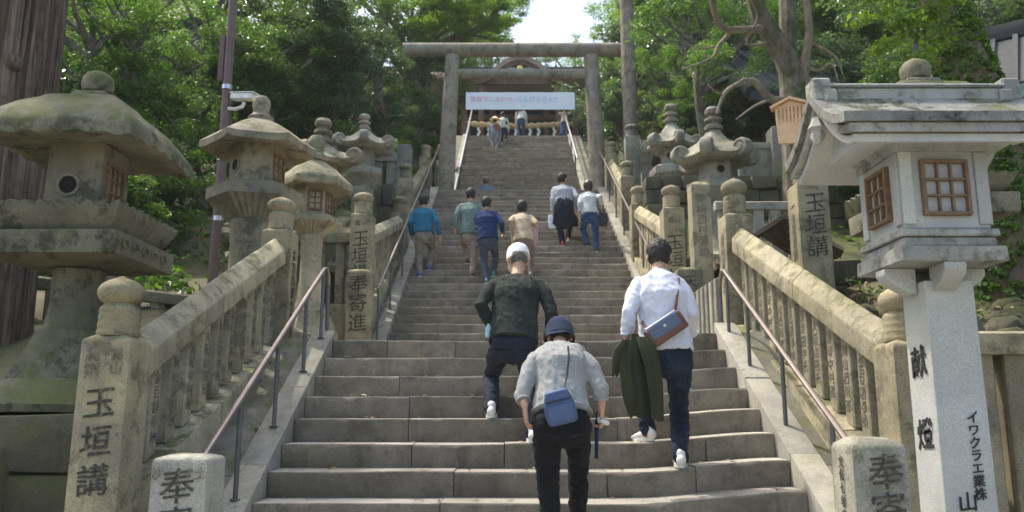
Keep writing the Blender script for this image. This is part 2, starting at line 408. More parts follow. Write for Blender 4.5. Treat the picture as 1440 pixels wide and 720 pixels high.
ys = [-60, -20, -8, -2, 1, 2.5, 3.2] + [float(a) for a in np.arange(3.6, 38, .28)] + [39, 41, 44, 46.6, 48, 52, 56, 62, 70, 80, 95, 115, 160]
vs = [V((x, y, ground(x, y))) for y in ys for x in xs]; nx = len(xs)
fs = [(j * nx + i, j * nx + i + 1, (j + 1) * nx + i + 1, (j + 1) * nx + i) for j in range(len(ys) - 1) for i in range(nx - 1)]
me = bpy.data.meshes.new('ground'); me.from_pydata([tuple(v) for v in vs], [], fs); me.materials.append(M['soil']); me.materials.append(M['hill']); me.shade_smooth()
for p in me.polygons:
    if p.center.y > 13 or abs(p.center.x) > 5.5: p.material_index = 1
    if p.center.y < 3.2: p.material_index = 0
tag(link('ground', me), 'earth slope rising on both sides of the stairs', kind='structure')
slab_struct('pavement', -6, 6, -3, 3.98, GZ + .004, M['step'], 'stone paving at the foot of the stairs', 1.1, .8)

# ---------------------------------------------------------------- posts and balustrades
def finial(g, c, s, z, hh, rings=4):            # ringed neck + onion ball; s = neck radius, hh = height
    nr = []; hn = hh * .48
    for i in range(rings * 3 + 1):
        t = i / (rings * 3); b = [.965, 1.0, 1.005][i % 3] if i < rings * 3 else .95
        nr.append((s * b * (1.06 - .06 * t), z + hn * t, {'c': 1}))
    nr += [(s * .86, z + hn * 1.05, {'c': 1}), (s * .8, z + hn * 1.12, {'c': 1})]
    for a in (0.0, .12, .3, .5, .68, .82, .93):
        r_ = [.84, 1.05, 1.17, 1.17, 1.0, .68, .28][[0.0, .12, .3, .5, .68, .82, .93].index(a)]
        nr.append((s * r_, z + hn * 1.14 + (hh - hn * 1.14) * a, {'c': 1}))
    nr.append((s * .06, z + hh, {'c': 1}))
    g.loft(c, 4, nr, m=6)
def stone_post(label, X, Y, zb, zt, w, fh=.3, texts=(), mat='post', group=None, taper=.0, name='stone_post', pyr=.03, rz=0):
    t = thing(name, label, 'stone post', (X, Y, zb), group, rz)
    h = zt - zb; a = w / 2
    g = G().loft((0, 0, 0), 4, [(a * (1 + taper), 0), (a, h - .015), (a * .93, h), (a * .55, h + pyr)], m=1)
    g.build('shaft', M[mat], t, bevel=.014, seg=2, rough=.003, cuts=.25 if w > .28 and Y < 9 else 0)
    if fh:
        g = G(); finial(g, (0, 0, 0), a * .8, h + pyr * .6, fh); g.build('finial', M[mat], t, smooth=40, rough=.004)
    for (body, size, tz, side, dx, mt, k) in texts:
        e = .004
        if side == 'F': text(body, size, M[mt], (dx, -a * (1 + taper * .5) - e, tz - zb), (R(90 ), 0, 0), t, **k)
        elif side == 'R': text(body, size, M[mt], (a * (1 + taper * .5) + e, dx, tz - zb), RIGHTF, t, **k)
        else: text(body, size, M[mt], (-a * (1 + taper * .5) - e, dx, tz - zb), LEFTF, t, **k)
    return t
KZ = ['大\n阪\n山\n田\n氏', '金\n百\n圓\n奉\n納', '讃\n岐\n中\n村\n屋', '東\n京\n田\n中\n氏', '岡\n山\n西\n川\n家']
def balustrade(label, A, B, b0, b1, nb, pieces=2, rw=.115, hv=.15, hc=.11, bw=.07, bd=.05, mat='warm', face=1, plinth=None, insc=True, name='stone_balustrade', group=None, tsz=.105):
    """A,B: rail underside centre ends; b0,b1: baluster foot heights; plinth: (z0,z1) bottom of plinth"""
    A, B = V(A), V(B); t = thing(name, label, 'balustrade', A, group)
    d = B - A; L2 = math.hypot(d.x, d.y); ux, uy = d.x / L2, d.y / L2; px_, py_ = -uy, ux
    def P(s, off, z): return V((ux * s * L2 + px_ * off, uy * s * L2 + py_ * off, z))
    for i in range(pieces):
        s0, s1 = i / pieces + .001, (i + 1) / pieces - .001
        ring = []
        for s_ in (s0, s1):
            z = d.z * s_
            ring.append([P(s_, -rw, z), P(s_, rw, z), P(s_, rw, z + hv), P(s_, .012, z + hv + hc), P(s_, -.012, z + hv + hc), P(s_, -rw, z + hv)])
        G().rings(ring).build('top_rail', M[mat], t, bevel=.012, seg=2, rough=.006, cuts=.3)
    for i in range(nb):
        s_ = (i + .5) / nb; hs = bw / L2; j = rng.uniform(-.004, .004)
        z0 = b0 + (b1 - b0) * s_ - A.z; q = []
        for zz, sg in ((0, 0), (1, 0)):
            for (a_, o_) in ((-hs, -bd), (hs, -bd), (hs, bd), (-hs, bd)):
                q.append(P(s_ + a_, o_ + j, (z0 + (b1 - b0) * a_ if zz == 0 else d.z * (s_ + a_) + .01)))
        o = G().hexa(q).build('baluster', M[mat], t, bevel=.012, seg=1)
        if insc:
            top = d.z * s_ - .05; hgt = top - z0; 
            sz = min(tsz, hgt / 6.2)
            ang = math.atan2(-px_ * face, py_ * face) if False else math.atan2(uy, ux) + (PI if face > 0 else 0)
            pp = P(s_, face * (bd + .004) + j, top - hgt * .05)
            me_ = text_mesh(KZ[(i * 3) % 5], .1, M['carve'], bold=.0)
            x = link('inscription', me_, t); x.location = pp; x.rotation_euler = (R(90), 0, ang); x.scale = (sz / .1,) * 3; x.parent = t
            x.parent = o
    if plinth:
        n = max(2, int(L2 / .8))
        for i in range(n):
            s0, s1 = i / n + .002, (i + 1) / n - .002; q = []; e = rng.uniform(-.006, .006)
            for top in (0, 1):
                for (s_, o_) in ((s0, -rw - .03 - e), (s1, -rw - .03 - e), (s1, rw + .03 + e), (s0, rw + .03 + e)):
                    z = (b0 + (b1 - b0) * s_ if top else plinth[0] + (plinth[1] - plinth[0]) * s_) - A.z
                    q.append(P(s_, o_, z - (.003 if top else 0)))
            G().hexa(q).build('plinth_stone', M[mat], t, bevel=.015, seg=2, rough=.004)
    return t
def railz(Y): return .181 + (Y - 5.03) * .427
def basez(Y): return -.282 + (Y - 5.43) * .385
for sx, X, ya, yb in ((-1, -2.365, 4.72, 8.0), (1, 2.445, 4.97, 8.5)):
    balustrade('sloping stone balustrade with carved balusters %s of the lowest flight' % ('left' if sx < 0 else 'right'),
               (X, ya, railz(ya)), (X, yb, railz(yb)), basez(ya), basez(yb), 12 if sx < 0 else 13, 2, face=-sx * -1 if False else (-1 if sx < 0 else 1), plinth=(nose(F1, ya) - .5, nose(F1, yb) - .5), bw=.066)
GF = dict(bold=.0, wob=.25)
stone_post('large square stone post with onion finial at the foot of the left balustrade', -2.2, 4.57, -1.7, .395, .27, .34, taper=.06, texts=[
    ('玉\n垣\n講', .175, .125, 'F', 0, 'ink', dict(bold=.007, spacing=1.15, wob=.25)), ('富\n山', .075, .34, 'F', .07, 'carve', dict(bold=.0, wob=.2)), ('高\n岡', .085, .34, 'F', -.06, 'carve', dict(bold=.0, wob=.2))])
stone_post('stone post with round finial at the head of the lowest left balustrade', -2.365, 8.16, .3, 1.80, .3, .36, texts=[
    ('金\n刀\n比\n羅\n宮\n御\n寶\n前', .13, 1.62, 'R', 0, 'ink', dict(bold=.0, wob=.2))])
stone_post('round shouldered stone post at the foot of the right balustrade behind the granite lantern', 2.445, 5.1, -1.7, .41, .29, .36, taper=.02, texts=[('玉\n垣\n講', .15, .1, 'F', 0, 'ink', GF)])
stone_post('stone post with large ball finial at the head of the lowest right balustrade', 2.445, 8.72, .55, 2.10, .3, .42, taper=.04, texts=[
    ('讃\n州\n高\n松\n氏', .13, 1.9, 'L', 0, 'carve', GF)])
stone_post('short square stone marker at the bottom left corner of the stairs', -1.53, 4.0, -1.7, -.21, .255, 0, mat='grey', pyr=.015, taper=.02, texts=[
    ('奉\n寄\n進', .17, -.26, 'F', 0, 'ink', dict(bold=.0, wob=.08)), ('沙', .06, -.25, 'F', -.1, 'carve', GF), ('土', .06, -.25, 'F', .1, 'carve', GF)])
stone_post('short square stone marker at the bottom right corner of the stairs', 1.66, 3.92, -1.7, -.145, .25, 0, mat='grey', pyr=.03, taper=.02, texts=[
    ('奉\n寄\n進', .17, -.19, 'F', .02, 'ink', dict(bold=.0, wob=.08)), ('州', .06, -.17, 'F', -.1, 'carve', GF), ('文\n化\n七\n年\n吉\n日', .06, -.2, 'L', 0, 'ink', GF)])
# middle flight
Z = lambda py, Y: W(720, py, Y).z
stone_post('tall inscribed stone post with ringed finial left of the lower landing', -2.30, 12.3, .6, 2.98, .33, .36, texts=[
    ('玉\n垣\n講', .26, 2.7, 'F', 0, 'ink', GF), ('富山', .1, 2.88, 'F', 0, 'carve', GF)])
stone_post('low inscribed stone post standing in front of the tall left post on the landing', -2.2, 11.75, .6, 2.0, .34, 0, mat='post', texts=[('奉\n寄\n進', .28, 1.93, 'F', 0, 'ink', GF)])
stone_post('tall inscribed stone post with ringed finial right of the lower landing', 2.45, 12.2, .6, 3.05, .32, .38, texts=[
    ('玉\n垣\n講', .26, 2.62, 'F', 0, 'ink', GF), ('富山', .1, 2.9, 'F', 0, 'carve', GF)])
stone_post('low mossy stone block post below the tall right post', 2.52, 11.6, .6, 2.0, .36, 0, mat='lantmoss', texts=[('天', .2, 1.9, 'F', 0, 'ink', GF)])
stone_post('plain upright stone pillar with names carved on its face right of the landing', W(982, 260, 11.6).x, 11.6, .6, Z(262, 11.6), .28, 0, mat='warm', pyr=.05, texts=[
    ('奉\n納\n西\n村\n彌\n助', .16, Z(275, 11.6), 'F', 0, 'carve', GF)])
for sx, X, Y, zb, zt, lb in ((-1, -2.35, 16.6, 2.8, 4.05, 'second'), (-1, -2.48, 18.4, 4.0, 5.32, 'third'), (-1, -2.4, 21.8, 5.5, 6.92, 'topmost'),
                             (1, 2.5, 15.7, 2.6, 4.02, 'second'), (1, 2.6, 17.8, 3.8, 5.2, 'third'), (1, 2.68, 21.2, 5.5, 6.82, 'topmost')):
    stone_post('small stone post with bulb finial, %s up the %s side of the middle flight' % (lb, 'left' if sx < 0 else 'right'), X, Y, zb, zt, .33, .38)
stone_post('pale tall stone post beside the torii on the right behind the others', W(888, 193, 20.6).x, 20.6, 5.2, Z(194, 20.6), .38, .36, mat='grey')
balustrade('sloping stone balustrade left of the middle flight', (-2.35, 12.48, 2.52), (-2.35, 16.42, 3.72), 1.55, 3.2, 13, 2, face=-1, plinth=(.5, 2.6), insc=False)
balustrade('sloping stone balustrade right of the middle flight', (2.5, 12.38, 2.6), (2.5, 15.52, 3.7), 1.55, 2.95, 11, 2, face=1, plinth=(.5, 2.1), insc=False)
balustrade('upper steep stone balustrade left of the middle flight below the gate', (-2.45, 18.58, 4.95), (-2.42, 21.62, 6.4), 4.1, 5.6, 10, 2, face=-1, plinth=(3.3, 4.9), insc=False)
balustrade('upper steep stone balustrade right of the middle flight below the gate', (2.62, 17.98, 4.8), (2.68, 21.02, 6.4), 4.0, 5.6, 10, 2, face=1, plinth=(3.2, 4.9), insc=False)
# level fences
balustrade('level stone fence running left from the landing post', (-2.48, 12.35, 2.55), (-4.6, 12.35, 2.55), 1.6, 1.6, 7, 1, plinth=(.5, .5), insc=False, mat='post')
balustrade('level stone fence on the terrace behind the curled roof lantern', (W(500, 222, 19.5).x - 1.2, 19.5, Z(228, 19.5)), (W(563, 222, 19.5).x, 19.5, Z(228, 19.5)), Z(262, 19.5), Z(262, 19.5), 6, 1, bw=.14, insc=False, mat='grey', plinth=(3.5, 3.5))
G_ = stone_post('square grey stone pillar ending the upper left terrace fence', W(569, 210, 19.5).x, 19.55, 3.8, Z(205, 19.5), .34, 0, mat='grey')
balustrade('level stone rail fence behind the large right ball post', (2.65, 10.4, Z(296, 10.4)), (W(1125, 290, 10.4).x, 10.4, Z(296, 10.4)), 1.5, 1.5, 5, 1, rw=.07, hv=.1, hc=.0 + .02, insc=False, mat='grey', plinth=(.5, 1.0))
balustrade('stone fence on the upper right terrace behind the round hole lantern', (W(1038, 205, 15.5).x, 15.5, Z(210, 15.5)), (W(1084, 205, 15.5).x, 15.5, Z(210, 15.5)), Z(249, 15.5), Z(249, 15.5), 3, 1, rw=.07, hv=.12, hc=.02, bw=.13, insc=False, mat='grey')
stone_post('broad dark stone slab post at the end of the upper right terrace fence', W(1096, 200, 15.5).x, 15.5, Z(262, 15.5), Z(182, 15.5), .4, 0, mat='grey')
balustrade('stone fence beside the torii on the right terrace', (W(900, 200, 23).x, 23, Z(204, 23)), (W(985, 200, 23).x, 23, Z(204, 23)), Z(243, 23), Z(243, 23), 5, 1, rw=.09, hv=.14, hc=.02, bw=.2, insc=False, mat='grey', plinth=(5, 5))
balustrade('level stone balustrade at the right edge behind the granite lantern', (2.62, 5.05, Z(500, 5.05)), (4.6, 5.05, Z(500, 5.05)), -1.2, -1.2, 6, 1, rw=.1, hv=.13, hc=.02, bw=.13, bd=.07, insc=False, mat='post', plinth=(-1.7, -1.7))
balustrade('low sloping stone fence behind the mossy left lantern', (-5.2, 7.6, Z(400, 7.6) + .05), (-3.15, 8.1, Z(433, 8.1)), Z(460, 7.6), Z(475, 8.1), 9, 1, rw=.07, hv=.1, hc=.02, insc=False, mat='post')
# receding low bar fence on the landing, right
t = thing('bar_fence', 'low fence of upright stone bars receding along the right of the lower landing', 'fence', (2.5, 9.1, .67))
for i in range(11):
    G().box(-.05, .05, -.06 + i * .235, .06 + i * .235, 0, .92 + .0 * i).build('bar', M['grey'], t, bevel=.012, seg=1)
G().box(-.08, .08, -.1, 2.5, -.02, .1).build('kerb', M['grey'], t, bevel=.01)
# mossy retaining walls behind, made of rough stones
def rubble_wall(label, A, B, z0, z1, rows, cols, mat='mossrock', th=.4):
    A, B = V((*A, 0)), V((*B, 0)); t = thing('retaining_wall', label, 'wall', (A.x, A.y, z0), kind=None)
    d = B - A; L_ = d.length; u = d / L_; n_ = V((-u.y, u.x, 0)); H_ = (z1 - z0) / rows
    for r_ in range(rows):
        x = 0; 
        while x < L_ - .02:
            wd = min(L_ - x, L_ / cols * rng.uniform(.7, 1.3)); dd = rng.uniform(-.05, .05)
            q = []
            for zz in (r_ * H_ + .008, (r_ + 1) * H_ - .008):
                for (a, o_) in ((x + .008, -th / 2 + dd), (x + wd - .008, -th / 2 + dd + rng.uniform(-.02, .02)), (x + wd - .008, th / 2), (x + .008, th / 2)):
                    p = u * a + n_ * -o_ * -1; q.append(V((p.x, p.y, zz + rng.uniform(-.012, .012))))
            G().hexa(q).build('wall_stone', M[mat], t, bevel=.035, seg=2, rough=.02, rs=4); x += wd
    return t
rubble_wall('mossy rough stone wall below the upper right fence', (W(905, 250, 15).x, 15), (W(1180, 250, 15).x, 15), Z(330, 15), Z(250, 15), 4, 9)
rubble_wall('dark rough stone wall below the upper left fence', (-4.2, 17.6), (-2.6, 17.6), 3.0, Z(262, 17.6), 4, 5)
rubble_wall('dark mossy stone wall left of the landing behind the low post', (-3.5, 12.7), (-2.5, 12.7), .6, 1.55, 3, 3)
rubble_wall('mossy stone wall behind the tall right inscribed pillar', (2.9, 9.6), (5.5, 9.6), .5, Z(368, 9.6), 4, 7)
rubble_wall('mossy stone block wall at the left edge below the big lantern', (-5.2, 5.15), (-2.52, 5.15), -1.7, -.02, 5, 4)

# ---------------------------------------------------------------- handrails
def handrail(label, Fl, X, h, posts, y0, y1, mat='railred', loop_top=False, r=.021):
    t = thing('handrail', label, 'handrail', (X, y0, nose(Fl, y0)))
    def lp(y, dz): return V((0, y - y0, nose(Fl, y) - nose(Fl, y0) + dz))
    pts = [lp(y0, h)] + [lp(y0 + (y1 - y0) * i / 6, h) for i in range(1, 7)]
    if loop_top: pts += [lp(y1, h) + V((0, .10, .02)), lp(y1, h) + V((0, .17, -.03)), lp(y1, h) + V((0, .2, -.12))]
    G().tube(pts, r, 10).build('rail_pipe', M[mat], t)
    for y in posts:
        G().tube([lp(y, .03), lp(y, h - .01)], r * .78, 10).tube([lp(y, .05), lp(y, .056)], r * 1.7, 10).build('rail_post', M['railpost'], t)
    if loop_top:
        e = pts[-1]; G().tube([e, V((0, e.y, lp(y1 + .2, .03).z - .03))], r * .9, 10).build('rail_post', M['railpost'], t)
    return t
handrail('long handrail on dark posts left of the lowest flight', F1, -1.81, .70, [4.75 + .8, 6.35, 7.15, 7.75], 4.05, 7.78, loop_top=True)
handrail('long handrail on dark posts right of the lowest flight', F1, 2.05, .68, [5.35, 6.25, 7.1, 7.72], 4.2, 7.78, loop_top=True)
handrail('handrail on dark posts left of the middle flight', F2, -2.03, .90, [12.3, 13.5, 14.9, 16.4, 17.9, 19.4, 20.9], 12.25, 21.6)
handrail('handrail on dark posts right of the middle flight', F2, 2.40, .86, [12.4, 13.5, 14.7, 15.9, 17.1, 18.3, 19.5, 20.8], 12.2, 21.4)
handrail('bright steel handrail left of the top flight', F3, -1.93, .85, [26, 29, 32, 35.5], 25.2, 37.5, 'steel', r=.04)
handrail('bright steel handrail right of the top flight', F3, 2.5, .85, [31, 33, 35.5], 30, 37.5, 'steel', r=.04)

# ---------------------------------------------------------------- lanterns
def window(parent, c, n_, w, h, cols=3, rows=3, bw=.014):
    """lattice window on a vertical face; c centre, n_ outward unit normal (2D)"""
    nx_, ny_ = n_; Mx = Matrix.Translation(c) @ Matrix.Rotation(math.atan2(ny_, nx_) + PI / 2, 4, 'Z')   # local -y = outward
    g = G(); f = max(.018, bw * 1.7)
    for (a, b, c0, d) in ((-w / 2 - f, -w / 2, -h / 2 - f, h / 2 + f), (w / 2, w / 2 + f, -h / 2 - f, h / 2 + f)): g.box(a, b, -.022, .02, c0, d, Mx)
    for z in (-h / 2 - f, h / 2): g.box(-w / 2, w / 2, -.021, .02, z, z + f, Mx)
    o = g.build('window', M['wood'], parent, bevel=.003, seg=1)
    b = G()
    for i in range(1, cols): x = -w / 2 + w * i / cols; b.box(x - bw / 2, x + bw / 2, -.012, .012, -h / 2, h / 2, Mx)
    for i in range(1, rows): z = -h / 2 + h * i / rows; b.box(-w / 2, w / 2, -.014, .010, z - bw / 2, z + bw / 2, Mx)
    b.build('lattice', M['wood'], o); G().box(-w / 2, w / 2, .012, .018, -h / 2, h / 2, Mx).build('pane', M['paper'], o)
def hole(parent, c, n_, r):
    nx_, ny_ = n_; Mx = Matrix.Translation(c) @ Matrix.Rotation(math.atan2(ny_, nx_) + PI / 2, 4, 'Z')
    def ring(rr, y, n=20): return [Mx @ V((rr * math.cos(2 * PI * k / n), y, rr * math.sin(2 * PI * k / n))) for k in range(n)]
    G().rings([ring(r * 1.35, .01), ring(r * 1.35, -.014), ring(r * 1.05, -.016), ring(r, -.008)], cap=False).build('hole_rim', M['lant'], parent)
    G().rings([ring(r * 1.02, .0), ring(r * 1.02, -.006)]).build('light_hole', M['dark'], parent, smooth=0)
def curls(g, c, n, a, z, s, rot=0, th=.045):
    for k in range(n):
        an = rot + PI / n + 2 * PI * k / n; u = V((math.cos(an), math.sin(an), 0)); rc = a / math.cos(PI / n)
        side = V((-u.y, u.x, 0)); Mx = Matrix((u, side, V((0, 0, 1)))).transposed(); cc = V(c) + u * (rc - s * .25) + V((0, 0, z + s * .35))
        rs = []; nn = 22
        for (rad, off) in ((.12, 1.25), (.34, 1.22), (.42, 1.02), (.62, 1.0), (.70, 1.2), (.9, 1.12), (1.0, .7), (1.0, -.7), (.9, -1.12), (.70, -1.2), (.62, -1.0), (.42, -1.02), (.34, -1.22), (.12, -1.25)):
            rs.append([cc + Mx @ V((s * rad * math.cos(2 * PI * q / nn), th * off * (1 + .0 * q), s * rad * math.sin(2 * PI * q / nn))) for q in range(nn)])
        g.rings(rs)
# 1. near-left lantern
Lx, Ly = -3.07, 5.72
L1 = thing('stone_lantern', 'huge weathered square stone lantern with mossy scalloped roof at the far left', 'stone lantern', (Lx, Ly, 0))
def big_lantern(t, mroof, mtab, mshaft, base=True):
    g = G().loft((0, 0, 0), 4, [(.2, 1.87), (.36, 1.85), (.48, 1.83, {'w': (.006, 6)}), (.53, 1.845, {'w': (.012, 6), 'l': -.035}), (.545, 1.90, {'w': (.011, 6), 'l': -.035}),
        (.515, 1.965, {'l': -.03}), (.45, 2.04, {'l': -.01, 'c': .05}), (.36, 2.12, {'c': .1}), (.27, 2.19, {'c': .15}), (.262, 2.215, {'c': .3}), (.15, 2.26, {'c': .4}), (.07, 2.275, {'c': .5})], m=28)
    roof = g.build('roof', mroof, t, smooth=45, rough=.012, rs=3)
    G().loft((0, 0, 0), 4, [(.13, 2.24), (.125, 2.285), (.10, 2.30)], m=1).build('finial_base', mroof, t, bevel=.01)
    g = G(); g.loft((0, 0, 0), 4, [(.06, 2.29, {'c': 1}), (.1, 2.32, {'c': 1}), (.114, 2.37, {'c': 1}), (.108, 2.42, {'c': 1}), (.085, 2.455, {'c': 1}), (.05, 2.475, {'c': 1}), (.015, 2.484, {'c': 1})], m=5)
    g.build('finial_ball', mroof, t, rough=.004)
    fb = G().loft((0, 0, 0), 4, [(.2, 1.38), (.193, 1.87)], m=1).build('firebox', M['lant'], t, bevel=.012)
    return fb
fb = big_lantern(L1, M['lantmoss'], None, None)
hole(fb, V((-.03, -.198, 1.56)), (0, -1), .062); window(fb, V((.198, -.02, 1.58)), (1, 0), .2, .28)
G().loft((0, 0, 0), 4, [(.39, 1.19), (.40, 1.21), (.45, 1.30, {'w': (.012, 9), 'rw': (.014, 9)}), (.475, 1.365, {'w': (.018, 9), 'rw': (.018, 9)}), (.44, 1.375, {'w': (.016, 9)}), (.3, 1.385)], m=36).build('petal_table', M['lantmoss'], L1, smooth=50)
tb = G().loft((0, 0, 0), 4, [(.26, .99, {}), (.465, 1.03), (.47, 1.185), (.39, 1.193)], m=1).build('table_slab', M['lantmoss'], L1, bevel=.014, rough=.004, cuts=.3)
for k in range(5):   # relief scrolls on the slab's stair-facing side
    G().tube([V((.475, -.34 + .15 * k + .06 * math.cos(a * .9) * (1 - a / 9), 1.105 + .045 * math.sin(a * .9) * (1 - a / 9))) for a in range(8)], .008, 6).build('relief', M['lantmoss'], tb)
G().loft((0, 0, 0), 4, [(.17, .98, {'c': 1}), (.165, .75, {'c': 1}), (.19, .56, {'c': 1}), (.205, .55, {'c': .8}), (.215, .5, {'c': .6}), (.25, .35, {'c': .3}), (.28, .245, {'c': .2}), (.295, .21, {'c': .2})][::-1], m=6).build('shaft', M['lantmoss'], L1, rough=.004)
G().loft((0, 0, 0), 4, [(.58, 0, {'c': .3}), (.6, .05, {'c': .3, 'rw': (.02, 3)}), (.54, .13, {'c': .35, 'rw': (.035, 3)}), (.40, .2, {'c': .4, 'rw': (.03, 3)}), (.38, .215, {'c': .4})], m=14).build('lotus_base', M['lantmoss'], L1, rough=.01)
# 1b. its pair on the right, behind the granite lantern
L1b = thing('stone_lantern', 'mossy square stone lantern mostly hidden behind the pale granite lantern', 'stone lantern', (3.12, 5.95, .2))
fb = big_lantern(L1b, M['lantmoss'], None, None)
window(fb, V((0, -.21, 1.58)), (0, -1), .2, .28)
G().loft((0, 0, 0), 4, [(.34, 1.32), (.36, 1.33), (.41, 1.41, {'w': (.01, 9), 'rw': (.012, 9)}), (.43, 1.455, {'w': (.012, 9), 'rw': (.016, 9)}), (.4, 1.465), (.25, 1.475)], m=36).build('petal_table', M['lantmoss'], L1b, smooth=50)
G().loft((0, 0, 0), 4, [(.24, 1.12), (.425, 1.17), (.43, 1.315), (.33, 1.322)], m=1).build('table_slab', M['lantmoss'], L1b, bevel=.014)
G().loft((0, 0, 0), 4, [(.4, -.4, {'c': .2}), (.35, 0, {'c': .2}), (.25, .35, {'c': .5}), (.19, .6, {'c': 1}), (.19, .98, {'c': 1})], m=6).build('shaft', M['lantmoss'], L1b)

def poly_lantern(label, X, Y, n, zs, rs, mat='lant', rot=0, curl=None, holes=(), wins=(), round_table=False, fin='double', shaftc=1, name='stone_lantern', roofm=None):
    """zs: finial_top, roof_top, eave, box_bottom, table_bottom, shaft_bottom, base_bottom; rs: roof, box, table, shaft"""
    t = thing(name, label, 'stone lantern', (X, Y, zs[-1])); z0 = zs[-1]
    zf, zr, ze, zb, zt, zsb, zbb = [z - z0 for z in zs]; Rr, Rb, Rt, Rs = rs; m = M[mat]; H_ = zr - ze
    if curl:
        g = G().loft((0, 0, 0), n, [(Rb * .9, ze + .02), (Rr * .7, ze - .02, {'l': .03}), (Rr * .93, ze + .0, {'l': .1}), (Rr, ze + .06, {'l': .12}), (Rr * .93, ze + .1, {'l': .11}), (Rr * .7, ze + H_ * .36, {'l': .05}), (Rr * .45, ze + H_ * .6), (Rr * .25, ze + H_ * .86, {'c': .5}), (Rr * .16, ze + H_, {'c': 1})], m=8, rot=rot)
        g.build('roof', M[roofm or mat], t, smooth=50, rough=.006)
        for k in range(n):
            c_ = G(); curls(c_, (0, 0, 0), n, Rr * .97, ze + .09, curl, rot, curl * .52)
            per = len(c_.v) // n; q = G(); q.v = c_.v[k * per:(k + 1) * per]; pf = len(c_.f) // n; q.f = [tuple(i - k * per for i in f) for f in c_.f[k * pf:(k + 1) * pf]]
            q.build('corner_curl', M[roofm or mat], t)
    else:
        g = G().loft((0, 0, 0), n, [(Rb * .95, ze + .06), (Rr * .62, ze + .03), (Rr * .9, ze - .01, {'l': .0}), (Rr, ze + .0, {'l': .02}), (Rr * 1.005, ze + H_ * .2, {'l': .02}), (Rr * .88, ze + H_ * .38, {'c': .08}), (Rr * .55, ze + H_ * .72, {'c': .1}), (Rr * .25, ze + H_ * .96, {'c': .3}), (Rr * .2, ze + H_, {'c': .6})], m=6, rot=rot)
        g.build('roof', M[roofm or mat], t, smooth=40, rough=.006)
    hf = zf - zr; r_ = hf * .34
    if fin == 'double':
        pr = [(r_ * 1.1, -.02), (r_ * 1.15, hf * .08), (r_ * .75, hf * .2), (r_ * .7, hf * .26), (r_ * 1.1, hf * .34), (r_ * 1.05, hf * .45), (r_ * .62, hf * .52), (r_ * .6, hf * .55), (r_ * .95, hf * .66), (r_ * 1.0, hf * .8), (r_ * .7, hf * .94), (r_ * .1, hf)]
    else:
        pr = [(r_ * 1.3, -.02), (r_ * 1.4, hf * .1), (r_ * .9, hf * .25), (r_ * .85, hf * .4), (r_ * 1.0, hf * .6), (r_ * .95, hf * .8), (r_ * .6, hf * .95), (r_ * .1, hf)]
    G().loft((0, 0, zr), 4, [(a, z, {'c': 1}) for a, z in pr], m=5).build('finial', m, t, rough=.003)
    fb = G().loft((0, 0, 0), n, [(Rb, zb), (Rb * .97, ze + .08)], m=1, rot=rot).build('firebox', m, t, bevel=.01)
    for an in holes: u = (math.cos(rot + an), math.sin(rot + an)); hole(fb, V((u[0] * Rb, u[1] * Rb, (zb + ze) / 2 + .01)), u, Rb * .24)
    for an in wins: u = (math.cos(rot + an), math.sin(rot + an)); window(fb, V((u[0] * Rb * .985, u[1] * Rb * .985, (zb + ze) / 2)), u, Rb * .62, (ze - zb) * .6, 2, 3, .02)
    ht = zb - zt; nn = n if not round_table else 4; cc = 1 if round_table else 0
    tr = [(Rs * 1.02, zt - .04, {'c': shaftc}), (Rs * 1.12, zt, {'c': max(cc, .7), 'rw': (.04, 6)}), (Rt * .78, zt + ht * .28, {'c': cc, 'rw': (.045, 6)}), (Rt * .97, zt + ht * .5, {'c': cc, 'rw': (.02, 6)}), (Rt * 1.0, zt + ht * .52, {'c': cc}), (Rt, zt + ht * .86, {'c': cc}), (Rt * .8, zt + ht * .98, {'c': cc}), (Rb * 1.05, zb + .003, {'c': cc})]
    G().loft((0, 0, 0), nn, tr, m=36, rot=rot).build('table', m, t, smooth=40)
    G().loft((0, 0, 0), n, [(Rs * 1.5, zsb, {'c': shaftc}), (Rs * 1.15, zsb + (zt - zsb) * .14, {'c': shaftc}), (Rs * .97, zsb + (zt - zsb) * .4, {'c': shaftc}), (Rs * .93, zsb + (zt - zsb) * .7, {'c': shaftc}), (Rs, zt - .02, {'c': shaftc})], m=6, rot=rot).build('shaft', m, t, rough=.004)
    G().loft((0, 0, 0), n, [(Rs * 2.3, 0), (Rs * 2.3, zsb * .55), (Rs * 2.1, zsb * .6, {'rw': (.04, 3)}), (Rs * 1.55, zsb, {'c': .5, 'rw': (.04, 3)})], m=9, rot=rot).build('base', m, t)
    return t
# face angles: for n=6 faces at 0,60,..; rot 0
poly_lantern('tall hexagonal stone lantern with broad plain roof beside the brown pole', W(361, 260, 9.1).x, 9.1, 6, [Z(135, 9.1), Z(170, 9.1), Z(216, 9.1), Z(257, 8.9), Z(302, 8.9), .95, .75], [.565, .27, .47, .27], rot=R(-14), holes=(R(-120),), wins=(R(0),), fin='single')
poly_lantern('smaller hexagonal stone lantern with plain roof between the tall left lantern and the landing', W(441, 290, 11).x, 11, 6, [Z(190, 11), Z(225, 11), Z(268, 11), Z(303, 10.9), Z(326, 10.9), 1.33, .7], [.455, .22, .35, .15], rot=R(-12), holes=(R(-120),), wins=(R(0), R(-60)), fin='single', mat='warm')
poly_lantern('curled roof stone lantern half hidden behind the two hexagonal ones', W(452, 240, 13.2).x, 13.2, 4, [Z(166, 13.2), Z(200, 13.2), Z(236, 13.2), Z(268, 13.2), Z(290, 13.2), 2.4, 2.2], [.47, .22, .42, .18], rot=R(30), curl=.15, mat='lant')
